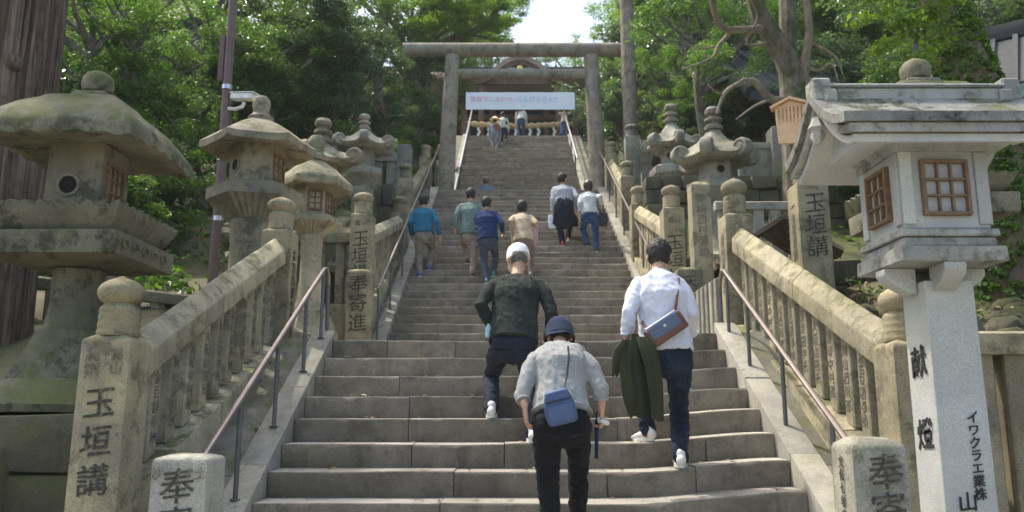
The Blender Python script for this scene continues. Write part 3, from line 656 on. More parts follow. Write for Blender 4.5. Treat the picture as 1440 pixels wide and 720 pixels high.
poly_lantern('dark grey stone lantern with curled roof corners under the trees left', W(511, 220, 15.6).x, 15.6, 6, [Z(160, 15.6), Z(182, 15.6), Z(213, 15.6), Z(237, 15.6), Z(262, 15.6), 3.3, 3.1], [.52, .22, .37, .22], rot=R(10), curl=.13, mat='grey', holes=(), round_table=False)
poly_lantern('pale stone lantern with curled roof and round light hole right of the stairs', W(1006, 235, 12.6).x, 12.6, 6, [Z(150, 12.6), Z(182, 12.6), Z(232, 12.6), Z(252, 12.4), Z(282, 12.4), 2.4, 2.2], [.54, .25, .42, .27], rot=R(-30 + 4), curl=.15, mat='grey', holes=(R(-60),))
poly_lantern('stone lantern with curled roof partly behind leaves on the right, further up', W(945, 210, 16.5).x, 16.5, 6, [Z(146, 16.5), Z(172, 16.5), Z(212, 16.5), Z(233, 16.4), Z(262, 16.4), 3.8, 3.6], [.5, .22, .44, .2], rot=R(6), curl=.14, mat='grey', holes=(R(-120),))

# granite lantern, near right
GX, GY = 2.2, 4.25
GL = thing('granite_lantern', 'pale grey granite lantern with gabled roof and lattice windows on a square inscribed post', 'stone lantern', (GX, GY, GZ))
def zg(z): return z - GZ
pst = G().loft((.03, 0, 0), 4, [(.134, 0), (.124, zg(.66))], m=1).build('post', M['granite'], GL, bevel=.004, seg=1)
text('献\n \n燈', .165, M['freshink'], (-.101, .0, zg(.325)), LEFTF, pst, bold=.012, spacing=1.1, wob=.25)
text('イ\nワ\nク\nラ\nエ\n業\n株', 0.062, M['freshink'], (.075, -.134, zg(-.0)), FRONT, pst, bold=.012, spacing=.98, wob=.22)
text('山', 0.10, M['freshink'], (.01, -.135, zg(-.385)), FRONT, pst, bold=.012, wob=.22)
for k in range(4):                             # four boat-shaped brackets
    an = k * PI / 2; Mx = Matrix.Rotation(an, 4, 'Z'); pr = []
    for s_ in (-.055, .055):
        pr.append([Mx @ V((s_, -y, zg(z))) for y, z in ((.10, .60), (.10, .735), (.262, .735), (.262, .70), (.235, .665), (.18, .63), (.13, .605))])
    G().rings(pr).build('bracket', M['granite'], GL, bevel=.004, seg=1)
for (a, z0, z1) in ((.268, .735, .815), (.235, .815, .865), (.25, .867, .905)):
    G().loft((0, 0, 0), 4, [(a, zg(z0) + .001), (a * .99, zg(z1))], m=1).build('moulding', M['granitew'], GL, bevel=.006, seg=1)
fb = G().loft((0, 0, 0), 4, [(.222, zg(.906)), (.224, zg(1.33))], m=1).build('firebox', M['granite'], GL, bevel=.008, seg=1)
for sx in (-1, 1):
    for ax in range(4):
        Mx = Matrix.Rotation(ax * PI / 2, 4, 'Z'); G().box(sx * .19 - .03, sx * .19 + .03, -.236, -.215, zg(.93), zg(1.31), Mx).build('corner_pilaster', M['granite'], fb, bevel=.003, seg=1)
for u in ((0, -1), (-1, 0), (1, 0), (0, 1)): window(fb, V((u[0] * .232, u[1] * .232, zg(1.12))), u, .205, .255, 3, 3, .0105)
G().loft((0, 0, 0), 4, [(.24, zg(1.312)), (.24, zg(1.36)), (.26, zg(1.37)), (.26, zg(1.40))], m=1).build('cornice', M['granitew'], GL, bevel=.004, seg=1)
hd, hw = .45, .575
def roof_layer(y_in, x_in, dz, th, nm, mt, top=True):
    rs = []; n = 22
    for s_ in (-1, 1):
        up = []; lo = []
        for i in range(n + 1):
            t = -1 + 2 * i / n; y = (hd - y_in) * t; z = zg(1.45) + .27 * (1 - abs(t)) ** 1.7 + dz
            up.append(V((s_ * (hw - x_in), y, z))); lo.append(V((s_ * (hw - x_in), y, z - th)))
        rs.append(up + lo[::-1])
    # strip solid
    g = G(); N_ = len(rs[0]); g.v = [tuple(v) for v in rs[0] + rs[1]]
    for i in range(N_): j = (i + 1) % N_; g.f.append((i, j, N_ + j, N_ + i))
    for i in range(n):
        a, b, c, d = i, i + 1, N_ - 2 - i, N_ - 1 - i; g.f += [(a, b, c, d), (N_ + d, N_ + c, N_ + b, N_ + a)]
    return g.build(nm, mt, GL, smooth=30)
roof_layer(0, 0, 0, .05, 'roof_slab', M['granited']); roof_layer(.022, .03, -.052, .045, 'eave_course', M['granitew']); roof_layer(.05, .06, -.10, .04, 'eave_course', M['granite'])
rs = []
for s_ in (-1, 1):                             # solid gable body beneath
    rs.append([V((s_ * (hw - .17), -.36, zg(1.372))), V((s_ * (hw - .17), .36, zg(1.372))), V((s_ * (hw - .17), .3, zg(1.40))), V((s_ * (hw - .17), 0, zg(1.6))), V((s_ * (hw - .17), -.3, zg(1.40)))])
G().rings(rs).build('gable_body', M['granite'], GL, bevel=.005, seg=1)
for s_ in (-1, 1):
    pend = G().loft((s_ * (hw - .04), 0, zg(1.52)), 6, [(.02, -.09, {'c': 1}), (.035, -.05), (.03, -.02), (.045, .0), (.03, .03), (.02, .06)], m=2).build('gable_pendant', M['granite'], GL)
    G().box(s_ * (hw - .06) - .05, s_ * (hw - .06) + .05, -.06, .06, zg(1.66), zg(1.79)).box(s_ * (hw - .1) - .035, s_ * (hw - .1) + .035, -.08, .08, zg(1.645), zg(1.72)).build('ridge_end', M['granitew'], GL, bevel=.01, seg=1)
G().box(-hw + .1, hw - .1, -.05, .05, zg(1.64), zg(1.735)).build('ridge', M['granitew'], GL, bevel=.008, seg=1)
G().box(-hw + .09, hw - .09, -.065, .065, zg(1.736), zg(1.755)).build('ridge_cap', M['granitew'], GL, bevel=.008, seg=1)

# post K, notice board, thatched roof, pole with camera
kx = W(1141, 320, 8.45).x
stone_post('large inscribed stone post below the wooden notice board', kx, 8.5, 1.2, Z(258, 8.4), .33, .42, texts=[
    ('玉\n垣\n講', .235, Z(272, 8.35), 'F', .01, 'ink', GF), ('一\n金\n壱\n萬\n圓', .13, Z(280, 8.4), 'L', 0, 'carve', GF)])
bx = W(1110, 170, 8.95)
nb = thing('notice_board', 'small roofed board of fresh orange wood with columns of writing on a pole', 'notice board', (bx.x + .02, 8.95, 1.3), rz=R(-14))
nb.rotation_euler = (0, R(0), R(-24))
zb0, zb1 = Z(204, 8.95) - 1.3, Z(150, 8.95) - 1.3
Tl = Matrix.Rotation(R(6), 4, 'Y')
g = G(); q = [V((x, y, z)) for y in (-.025, .025) for x, z in ((-.15, zb0 + .03), (.15, zb0 - .03 + .03), (.17, zb1), (0, zb1 + .07), (-.17, zb1))]
g.rings([q[:5], q[5:]]).build('board', M['board'], nb, bevel=.004, seg=1)
for s_ in (-1, 1):
    g = G(); g.hexa([V((0, -.07, zb1 + .075)), V((s_ * .215, -.07, zb1 - .015)), V((s_ * .215, .07, zb1 - .015)), V((0, .07, zb1 + .075)), V((0, -.07, zb1 + .105)), V((s_ * .22, -.07, zb1 + .012)), V((s_ * .22, .07, zb1 + .012)), V((0, .07, zb1 + .105))]).build('roof_board', M['board'], nb)
for c_ in range(7): text('壱\n金\n圓\n也\n山\n田\n家\n中\n一\n口', 0.018, M['boardink'], (-.125 + c_ * .041, -.028, zb1 - .01), FRONT, nb, bold=.0)
G().box(-.03, .03, .03, .08, 0, zb1).build('pole', M['swood'], nb)
th_ = thing('thatched_shelter', 'small tattered bark roof shelter behind the right balustrade', 'shelter', (3.05, 9.35, .7))
zt_ = Z(318, 9.3) - .7
for s_ in (-1, 1):
    for k in range(11):
        y0 = -.45 + k * .085
        G().hexa([V((0, y0, zt_)), V((s_ * .62, y0 + rng.uniform(-.03, .03), zt_ - .42 + rng.uniform(-.05, .04))), V((s_ * .62, y0 + .07, zt_ - .42 + rng.uniform(-.05, .04))), V((0, y0 + .08, zt_)),
                  V((0, y0, zt_ + .05)), V((s_ * .64, y0, zt_ - .37 + rng.uniform(-.02, .03))), V((s_ * .64, y0 + .08, zt_ - .37)), V((0, y0 + .08, zt_ + .05))]).build('bark_strip', M['thatch'], th_, rough=.012)
for a in (-.4, .4):
    for b in (-.3, .3): G().box(a - .03, a + .03, b - .03, b + .03, -.2, zt_ - .25).build('leg', M['sdark'], th_)
pl = W(305, 330, 10.2)
po = thing('utility_pole', 'tall slim brown metal pole rising behind the hexagonal lantern', 'pole', (pl.x, 10.2, 1.2))
G().tube([V((-.02, 0, 0)), V((0, 0, 2)), V((.0, 0, 8))], [.062, .058, .05], 14).build('shaft', M['pole'], po)
for z in (1.2, 2.0, 2.98): G().tube([V((0, 0, z)), V((0, 0, z + .06))], .068, 14).build('clamp', M['steel'], po)
G().box(-.13, -.06, -.03, .03, 3.1, 3.75).build('junction_box', M['pole'], po, bevel=.01)
cz = Z(155, 10.2); cc = thing('security_camera', 'white security camera on a bracket fixed to the brown pole', 'camera', (pl.x + .06, 10.14, cz))
G().tube([V((0, 0, 0)), V((.1, -.03, -.02)), V((.2, -.06, .0)), V((.22, -.06, .06))], .024, 8).build('bracket', M['camw'], cc)
Mc = Matrix.Translation(V((.22, -.06, .14))) @ Matrix.Rotation(R(10), 4, 'Y') @ Matrix.Rotation(R(-25), 4, 'Z')
G().box(-.2, .17, -.055, .055, -.045, .03, Mc).build('housing', M['camw'], cc, bevel=.012)
G().box(-.22, .2, -.062, .062, .034, .048, Mc).build('sunshield', M['camw'], cc, bevel=.004)
G().tube([Mc @ V((-.2, 0, -.005)), Mc @ V((-.215, 0, -.005))], .035, 12).build('lens', M['dark'], cc)

# ---------------------------------------------------------------- torii, banner, shrine
TX, TY = .28, 22.0; tz = 5.71
T = thing('torii_gate', 'large plain stone torii gate straddling the stairs', 'torii gate', (TX, TY, tz))
ztop = Z(79, TY) - tz
for s_ in (-1, 1):
    G().loft((0, 0, 0), 4, [(0.0, 0)], m=1) if False else None
    pts = [V((s_ * (2.14 - .15 * i / 6), 0, ztop * i / 6)) for i in range(7)]
    G().tube(pts, [.245 - .006 * i * 1.2 for i in range(7)], 28).build('column', M['torii'], T, rough=.006)
G().tube([V((x, 0, ztop + .19)) for x in np.linspace(-3.42, 3.25, 9)], .205, 28).build('top_beam', M['torii'], T, rough=.006, smooth=45)
zn = Z(104, TY) - tz
G().tube([V((x, 0, zn)) for x in np.linspace(-1.86, 1.86, 6)], .145, 24).build('tie_beam', M['torii'], T, rough=.005, smooth=45)
B = thing('banner', 'long pale blue white banner with pink and blue writing hung under the torii', 'banner', (0, 21.7, 0))
p0, p1 = W(655, 154, 21.7), W(808, 130, 21.7)
g = G(); nxx = 24; rs = []
for i in range(nxx + 1):
    x = p0.x + (p1.x - p0.x) * i / nxx; dz = .006 * math.sin(i * 1.1)
    rs.append([V((x, -.012 + dz, p0.z)), V((x, -.012 + dz, p1.z)), V((x, .012 + dz, p1.z)), V((x, .012 + dz, p0.z))])
g.rings(rs).build('cloth', M['banner'], B)
text('笑顔でしあわせ。', .172, M['pinkink'], (p0.x + .12, -.032, p1.z - .13), FRONT, B, align='LEFT', bold=.0)
text('こんぴらさん!!', .172, M['blueink'], (p0.x + 1.43, -.032, p1.z - .13), FRONT, B, align='LEFT', bold=.0)
for px in (685, 777):
    a = W(px, 130, 21.7); G().tube([V((a.x, 0, a.z)), V((a.x, .14, tz + zn + .14))], .006, 6).build('hanging_cord', M['dark'], B)

SH = thing('shrine_building', 'dark wooden shrine hall with curved gable at the head of the stairs', 'shrine', (.4, 42, 12.55))
sx0 = .4
def ZS(py, Y): return Z(py, Y) - 12.55
for x in (-7.2, -5, -3.0, -1.45, 1.45, 3.0, 5, 7.2): G().box(x - .16, x + .16, -.16, .16, 0, 4.0).build('column', M['swood'], SH, bevel=.02)
G().box(-8, 8, 1.6, 1.8, 0, 4.4).build('back_wall', M['sdark'], SH)
for i in range(16): G().box(-7.9 + i, -7.9 + i + .75, 1.45, 1.55, .5, 2.4).build('lattice_panel', M['swood'], SH)
for z, h in ((2.9, .28), (3.55, .2), (4.0, .25)): G().box(-8, 8, -.2, .2, z, z + h).build('beam', M['swood'], SH, bevel=.01)
for i in range(22): G().box(-7.9 + i * .75, -7.9 + i * .75 + .3, -.45, .3, 3.78, 3.97).build('bracket_block', M['swood'], SH)
ze = 4.35
rs = []
for s_ in (-1, 1):                             # main roof
    rs.append([V((s_ * 9.4, -2.3, ze)), V((s_ * 9.4, -2.3, ze + .22)), V((s_ * 9.2, -.9, ze + .75)), V((s_ * 8.8, .8, ze + 1.7)), V((s_ * 8.8, 2.0, ze + 1.9)), V((s_ * 9.3, 5, ze)), V((s_ * 9, 2, ze - .1))])
G().rings(rs).build('roof', M['sroof'], SH, smooth=20)
G().box(-8.9, 8.9, 1.0, 1.7, ze + 1.7, ze + 2.1).build('roof_ridge', M['tile'], SH, bevel=.05)
def kara(x): t = min(1, abs(x) / 2.3); return 1.05 * (.5 + .5 * math.cos(PI * t)) - .08 * t + .1 * t ** 4
rs = []; n = 26                                # karahafu porch roof
g = G(); up = [V((-2.3 + 4.6 * i / n, 0, ze - .15 + kara(-2.3 + 4.6 * i / n))) for i in range(n + 1)]
for y0, y1, th, nm, mt in ((-3.2, 1.0, .26, 'porch_roof', 'sroof'), (-3.12, -2.95, .48, 'bargeboard', 'swood')):
    g = G()
    for i in range(n):
        a, b = up[i], up[i + 1]; of = 0 if nm == 'porch_roof' else -.262; k_ = .26 if nm == 'porch_roof' else .24
        g.hexa([V((a.x, y0, a.z + of - k_)), V((b.x, y0, b.z + of - k_)), V((b.x, y1, b.z + of - k_)), V((a.x, y1, a.z + of - k_)), V((a.x, y0, a.z + of)), V((b.x, y0, b.z + of)), V((b.x, y1, b.z + of)), V((a.x, y1, a.z + of))])
    g.build(nm, M[mt], SH, smooth=30)
G().box(-2.0, 2.0, -2.85, -2.7, ze - .55, ze - .2).build('porch_beam', M['swood'], SH)
G().box(-1.3, 1.3, -2.8, -2.7, ze - .2, ze + .28).build('gable_panel', M['sdark'], SH)
G().ell((0, -3.2, ze + .18), (.16, .06, .16)).build('gilded_crest', M['gold'], SH)
for s_ in (-1, 1): G().ell((s_ * .4, -3.16, ze + .12), (.28, .04, .1)).build('gilded_leaf', M['copper'], SH)
orn = G().loft((0, -3.0, 0), 4, [(.5, ze + .95), (.42, ze + 1.1), (.3, ze + 1.25), (.34, ze + 1.35), (.16, ze + 1.5)], m=3).build('ridge_ornament', M['sdark'], SH)
for x in (-.25, 0, .25): G().ell((x, -3.45, ze + 1.28 - abs(x) * .4), (.1, .05, .12)).build('gilded_boss', M['gold'], orn)
for x in (-1.95, 1.95): G().box(x - .13, x + .13, -2.95, -2.69, 0, ze - .3).build('porch_column', M['swood'], SH, bevel=.02)
RP = thing('sacred_rope', 'thick twisted straw rope with paper streamers across the shrine front', 'rope', (.4, 38.6, 12.55))
zr_ = Z(174, 38.6) - 12.55
for ph in (0, PI):
    G().tube([V((x, .07 * math.cos(x * 9 + ph), zr_ - .12 * math.cos(x / 2.5 * PI / 2) + .07 * math.sin(x * 9 + ph))) for x in np.linspace(-2.6, 2.6, 120)], .085, 7).build('strand', M['rope'], RP)
M['shide'] = plain('white_paper', (.8, .8, .78), .8)
for px in (673, 687, 725, 745, 757, 779):
    x = W(px, 180, 38.6).x - .4
    g = G()
    for k in range(4): g.box(x - .07 + .05 * (k % 2), x + .05 + .05 * (k % 2), -.02 - .01 * k, -.005 - .01 * k, zr_ - .2 - .15 * (k + 1), zr_ - .2 - .15 * k + .02)
    g.build('paper_streamer', M['shide'], RP)
for x in (-2.75, 2.75): G().box(x - .1, x + .1, -.1, .1, 0, zr_ + .6).build('rope_post', M['swood'], RP)
# side halls
def side_hall(label, x0, x1, y0, y1, zw0, ze_, zr, mat='tile', rz=0, fas='copper', ribs=10):
    t = thing('shrine_hall', label, 'building', ((x0 + x1) / 2, (y0 + y1) / 2, zw0), rz=rz); hx, hy = (x1 - x0) / 2, (y1 - y0) / 2; e = ze_ - zw0; r_ = zr - zw0
    G().box(-hx * .75, hx * .75, -hy * .7, hy * .7, 0, e).build('wall', M['sdark'], t)
    for i in range(7): G().box(-hx * .75 + i * hx * 1.5 / 6 - .09, -hx * .75 + i * hx * 1.5 / 6 + .09, -hy * .7 - .06, -hy * .7 + .1, 0, e).build('column', M['swood'], t)
    for s_ in (-1, 1):
        G().hexa([V((-hx, s_ * hy, e)), V((hx, s_ * hy, e)), V((hx, 0, r_)), V((-hx, 0, r_)), V((-hx, s_ * hy, e + .16)), V((hx, s_ * hy, e + .16)), V((hx, 0, r_ + .16)), V((-hx, 0, r_ + .16))]).build('roof_slope', M[mat], t)
        G().box(-hx - .05, hx + .05, s_ * hy - .06, s_ * hy + .06, e - .1, e + .1).build('eave_fascia', M[fas], t)
        for i in range(ribs):
            x = -hx + 2 * hx * (i + .5) / ribs
            G().hexa([V((x - .04, s_ * hy, e + .16)), V((x + .04, s_ * hy, e + .16)), V((x + .04, 0, r_ + .16)), V((x - .04, 0, r_ + .16)), V((x - .04, s_ * hy, e + .21)), V((x + .04, s_ * hy, e + .21)), V((x + .04, 0, r_ + .25)), V((x - .04, 0, r_ + .25))]).build('roof_rib', M[mat], t)
        G().tube([V((s_ * hx, -hy, e + .1)), V((s_ * hx, 0, r_ + .12)), V((s_ * hx, hy, e + .1))], .17, 8).build('verge_board', M[fas], t)
    G().box(-hx - .1, hx + .1, -.15, .15, r_ + .1, r_ + .4).build('roof_ridge', M[mat], t, bevel=.04)
    return t
side_hall('shrine hall with green copper edged grey roof at the right edge', 7.0, 14.5, 9.5, 15.0, 2.6, Z(100, 10.5), Z(20, 12) + .2, rz=R(-35), ribs=22)
side_hall('dark roofed hall in the shade behind the forked tree', 4.6, 11.0, 17.5, 23.0, 5.0, Z(150, 17.5), Z(80, 20), fas='tile', rz=R(12))
side_hall('pale roofed hall glimpsed through the trees on the left', -16, -9, 24, 29, 6.0, Z(95, 24), Z(40, 26), fas='tile', rz=R(-14))

# ---------------------------------------------------------------- foliage
def leaf_mesh(name, centers, radii, per, size, seed, mat, flat=.55, droop=0, squash=.6, aspect=.45):
    r = np.random.default_rng(seed); C = np.repeat(np.array(centers, float), per, 0); Rr = np.repeat(np.array(radii, float), per)[:, None]
    n = len(C); d = r.normal(size=(n, 3)); d /= np.linalg.norm(d, axis=1)[:, None]
    P = C + d * Rr * (r.random((n, 1)) ** .45) * np.array([1, 1, squash])
    nrm = r.normal(size=(n, 3)) * (1 - flat) + np.array([0, 0, 1.]) * flat + d * .3; nrm /= np.linalg.norm(nrm, axis=1)[:, None]
    a = np.cross(nrm, r.normal(size=(n, 3))); a /= np.linalg.norm(a, axis=1)[:, None]; b = np.cross(nrm, a)
    s = size * (.6 + .8 * r.random((n, 1))); a = a * s * .5; b = b * s * .5 * aspect; fold = nrm * s * .1
    vs = np.stack([P - a, P + b + fold - a * .1, P + a, P - b + fold - a * .1], 1).reshape(-1, 3)
    me = bpy.data.meshes.new(name); me.vertices.add(n * 4); me.loops.add(n * 4); me.polygons.add(n)
    me.vertices.foreach_set('co', vs.astype(np.float32).ravel()); me.loops.foreach_set('vertex_index', np.arange(n * 4, dtype=np.int32))
    me.polygons.foreach_set('loop_start', np.arange(0, n * 4, 4, dtype=np.int32)); me.update(); me.validate(); me.materials.append(mat); return me
CROWNS = {}
def crown(kind, seed):
    key = (kind, seed)
    if key in CROWNS: return CROWNS[key]
    r_ = random.Random(seed * 7 + len(kind)); cs = []; rr = []
    nb = dict(dense=75, loose=46, far=50, bush=42)[kind]
    lobes = [(V((r_.uniform(-.55, .55), r_.uniform(-.55, .55), r_.uniform(-.55, .6))), r_.uniform(.35, .6)) for _ in range(8)]
    for i in range(nb):
        L, lr = lobes[i % 8]; d = V((r_.gauss(0, 1), r_.gauss(0, 1), r_.gauss(0, .8))).normalized()
        p = L + d * lr * r_.uniform(.55, 1); cs.append(tuple(p)); rr.append(r_.uniform(.12, .24))
    per, size, mat = dict(dense=(290, .042, 'leafA'), loose=(180, .04, 'leafB'), far=(150, .052, 'leafC'), bush=(220, .055, 'leafA'))[kind]
    if kind == 'dense' and seed % 2: mat = 'leafD'
    if kind == 'bush' and seed % 2: mat = 'leafB'
    me = leaf_mesh('crown_' + kind, cs, rr, per, size, seed, M[mat]); CROWNS[key] = (me, cs); return CROWNS[key]
def tree(label, x, y, zc, Rc, kind, seed, trunk=.16, bark_='bark2', group=None, zsc=1.0, lean=(0, 0), lb=11, rz=None, name='tree', cat='tree'):
    zb = ground(x, y) - .1; t = thing(name, label, cat, (x, y, zb), group)
    me, cs = crown(kind, seed); h = zc - zb; r_ = random.Random(seed + int(x * 10))
    rot = r_.uniform(0, 6.28) if rz is None else rz
    c = link('crown', me, t); c.location = (lean[0], lean[1], h); c.scale = (Rc, Rc, Rc * zsc); c.rotation_euler = (0, 0, rot)
    if trunk:
        g = G(); m = 8; top = h + Rc * zsc * .3
        def tp(u): return V((lean[0] * u + .12 * math.sin(u * 5 + seed), lean[1] * u + .1 * math.sin(u * 4 + 2 * seed), top * u))
        pts = [tp(i / m) for i in range(m + 1)]; g.tube(pts, [trunk * (1.25 - .95 * (i / m)) if i else trunk * 1.6 for i in range(m + 1)], 9)
        Rz = Matrix.Rotation(rot, 3, 'Z')
        for k in range(lb):
            q = Rz @ V(cs[(k * 5 + seed) % len(cs)]); q = V((q.x * Rc + lean[0], q.y * Rc + lean[1], q.z * Rc * zsc + h))
            u = max(.35, min(.9, q.z / top - .25)) if top > 0 else .5; p = tp(u)
            mid = p.lerp(q, .5) + V((r_.uniform(-.2, .2), r_.uniform(-.2, .2), r_.uniform(-.1, .3))) * min(1, Rc * .4)
            g.tube([p, p.lerp(mid, .6) + V((0, 0, .05)), mid, mid.lerp(q, .6), q], [trunk * .5, trunk * .4, trunk * .3, trunk * .2, trunk * .08], 6)
            for w_ in range(3):
                e = mid.lerp(q, .3 * w_) + V((r_.uniform(-.5, .5), r_.uniform(-.5, .5), r_.uniform(-.1, .5))) * Rc * .5; g.tube([mid.lerp(q, .25 * w_), mid.lerp(e, .6) + V((0, 0, .06)), e], [trunk * .16, trunk * .1, trunk * .04], 4)
        g.build('trunk', M[bark_], t)
    return t
TG = 0
PLACES = [(100, 'behind the cedar trunk'), (200, 'behind the big mossy lantern'), (290, 'left of the brown pole'), (350, 'behind the brown pole'), (430, 'behind the tall hexagonal lantern'), (500, 'behind the left curled roof lanterns'), (575, 'left of the torii beam'), (660, 'behind the left torii column'), (730, 'left of the shrine gable'), (790, 'over the shrine roof'), (870, 'by the right torii column'), (930, 'just right of the torii'), (1000, 'behind the right curled roof lanterns'), (1080, 'left of the forked tree'), (1160, 'behind the forked tree'), (1260, 'behind the notice board'), (1340, 'over the granite lantern'), (9999, 'beyond the ivy covered trunk')]
KINDW = dict(dense='dark dense evergreen', loose='light green loose tree', far='bright yellow green tree', bush='leafy shrub'); USED = {}
def wood(specs, lab, grp):
    for i, (px, py, Y, Rc, kind, seed) in enumerate(specs):
        p = W(px, py, Y); b = kind == 'bush'
        lb = '%s %s, %s' % (KINDW[kind], [q for a, q in PLACES if px < a][0], 'cut by the top edge' if py < 35 else 'crown high up' if py < 105 else 'crown at middle height' if py < 185 else 'low down')
        USED[lb] = USED.get(lb, 0) + 1
        if USED[lb] > 1: lb += ['', ', farther back', ', farthest back'][min(2, USED[lb] - 1)]
        tree(lb, p.x, p.y, p.z, Rc, kind, seed, trunk=0 if b else .09 + .03 * Rc, group=grp, zsc=.85, name='shrub' if b else 'tree', cat='shrub' if b else 'tree')
LABL = dict(dense='dense dark leaved evergreen tree in the wood left of the stairs', loose='light green loose tree among the evergreens left of the stairs', bush='leafy shrub growing under the trees left of the stairs', far='bright sunlit tree on the far left hillside')
LABR = dict(dense='dense dark leaved evergreen tree in the wood right of the stairs', loose='light green loose tree among the evergreens right of the stairs', bush='leafy shrub growing under the trees right of the stairs', far='bright sunlit tree on the far right hillside')
wood([(115, 330, 11, 1.5, 'bush', 1), (215, 300, 12, 1.5, 'bush', 2), (265, 385, 12.5, 1.2, 'bush', 3), (60, 250, 11, 1.6, 'bush', 2), (330, 265, 15, 1.3, 'bush', 2), (410, 215, 17, 1.5, 'bush', 1), (480, 150, 18.5, 1.3, 'dense', 1), (528, 165, 20, .9, 'dense', 3),
      (150, 170, 14, 2.1, 'loose', 1), (235, 120, 15.5, 1.9, 'loose', 2), (120, 60, 13, 1.7, 'loose', 3), (200, 20, 14, 1.6, 'loose', 2), (330, 60, 16, 1.7, 'loose', 1), (390, 110, 17, 1.9, 'dense', 2), (440, 20, 18, 2.0, 'dense', 3), (490, 75, 20, 1.7, 'dense', 1),
      (330, 175, 17, 1.5, 'loose', 3), (450, 110, 19, 2.1, 'dense', 3), (280, 190, 15, 1.7, 'loose', 1), (60, 130, 14, 2.2, 'dense', 1), (545, 215, 22, 1.2, 'bush', 1), (590, 170, 24.5, 1.5, 'dense', 2), (600, 110, 26, 1.8, 'loose', 2), (575, 20, 26, 2.6, 'loose', 3), (605, 215, 24.6, 1.0, 'bush', 3)], LABL, 'trees left of the stairs')
wood([(250, 230, 22, 3.0, 'far', 1), (150, 250, 20, 2.6, 'far', 2), (350, 150, 28, 4, 'far', 3), (180, 40, 26, 4, 'far', 1), (60, 120, 24, 3.5, 'far', 3), (470, 90, 30, 4, 'dense', 2), (300, -40, 24, 4, 'far', 2), (540, -30, 30, 4, 'far', 2), (420, -60, 26, 3.6, 'dense', 1)], LABL, 'trees on the far left slope')
wood([(650, 50, 50, 4, 'far', 1), (612, 80, 46, 4, 'far', 2), (700, 96, 60, 3.2, 'far', 3), (742, 100, 62, 2.6, 'far', 1), (780, 98, 62, 2.6, 'loose', 3), (816, 94, 60, 2.8, 'far', 2), (640, 110, 48, 3, 'loose', 2), (850, 92, 50, 2.8, 'loose', 1), (885, 45, 48, 3.2, 'far', 3), (600, -10, 44, 4.5, 'loose', 2), (690, 40, 55, 3, 'far', 3), (905, 0, 50, 3.5, 'loose', 1)],
     dict(dense='', loose='pale hazy tree on the hill behind the shrine', far='bright yellow green tree on the hill behind the shrine', bush=''), 'trees on the hill behind the shrine')
wood([(882, 90, 25, 1.6, 'loose', 1), (968, 40, 22, 1.6, 'loose', 2), (948, 112, 19, 1.1, 'loose', 3), (985, 90, 17, 1.5, 'loose', 1), (1000, 20, 19, 2.3, 'loose', 2), (880, 150, 26, 1.5, 'dense', 1), (960, 0, 26, 2.4, 'dense', 2), (1040, 150, 19, 1.5, 'dense', 3), (1090, 40, 22, 2.6, 'dense', 1), (1180, 60, 20, 2.4, 'dense', 2), (1000, 130, 24, 2.2, 'dense', 1),
      (1230, 130, 17, 2.0, 'dense', 3), (1280, 20, 20, 2.6, 'dense', 1), (1160, 0, 26, 3.6, 'dense', 2), (1020, -30, 28, 3.4, 'dense', 3), (1400, 40, 22, 3, 'dense', 2), (950, 150, 17.5, .8, 'bush', 1), (1075, 175, 17.5, .9, 'bush', 2), (870, 190, 27, 1.3, 'bush', 2), (1240, 220, 14, 1.3, 'bush', 1), (1310, 90, 15, 1.6, 'dense', 2), (885, 150, 30, 1.5, 'dense', 1), (1190, 200, 15, 1.2, 'bush', 3)], LABR, 'trees right of the stairs')
wood([(900, 100, 36, 3.6, 'dense', 1), (960, 60, 34, 4, 'dense', 2), (1050, 90, 32, 4, 'dense', 3), (1180, 150, 28, 3.8, 'dense', 1), (1320, 160, 24, 3.6, 'dense', 2), (1120, -40, 34, 5, 'far', 2), (885, 20, 40, 1.8, 'far', 3)], LABR, 'trees on the far right slope')

# cedar trunk far left
CX, CY = -4.7, 7.0
ct = thing('cedar_tree', 'massive furrowed cedar trunk at the left edge behind the mossy lantern', 'tree', (CX, CY, -.3))
def furrow(g, c0, c1, r0, r1, n=96, m=30, amp=.05, flare=0.5, seed=0):
    rs = []
    for j in range(m + 1):
        u = j / m; c = V(c0).lerp(V(c1), u); r_ = r0 + (r1 - r0) * u + flare * r0 * max(0, 1 - u * 7) ** 2; row = []
        for i in range(n):
            a = 2 * PI * i / n; q = V((math.cos(a) * 3.2, math.sin(a) * 3.2, u * 1.3 + seed))
            d = abs(noise.noise(q * 1.6)) * 2 + abs(noise.noise(q * 3.7)) * .8
            rr = r_ * (1 - amp * 1.2 + amp * min(1.6, d * 2.2)) + .02 * noise.noise(q * .6)
            row.append(c + V((math.cos(a) * rr, math.sin(a) * rr, 0)))
        rs.append(row)
    g.rings(rs)
g = G(); furrow(g, (0, 0, 0), (.0, .1, 9), .50, .42, n=150, m=50, amp=.10, flare=.3); g.build('trunk', M['bark'], ct, smooth=60)
o = link('crown', crown('dense', 2)[0], ct); o.location = (-2.5, 2.5, 11); o.scale = (2.6, 2.6, 2.)
G().ell((.34, -.3, 3.3), (.07, .09, .09)).build('knot', M['bark'], ct, rough=.01)
st = thing('mossy_tree_base', 'mossy leaning tree base between the big lantern and the left balustrade', 'tree', (W(212, 440, 7.0).x, 7.0, .1))
g = G(); furrow(g, (0, 0, 0), (-.62, .1, 1.25), .19, .12, 40, 14, .1, .6, 5); g.build('trunk', M['barkm'], st, smooth=60)
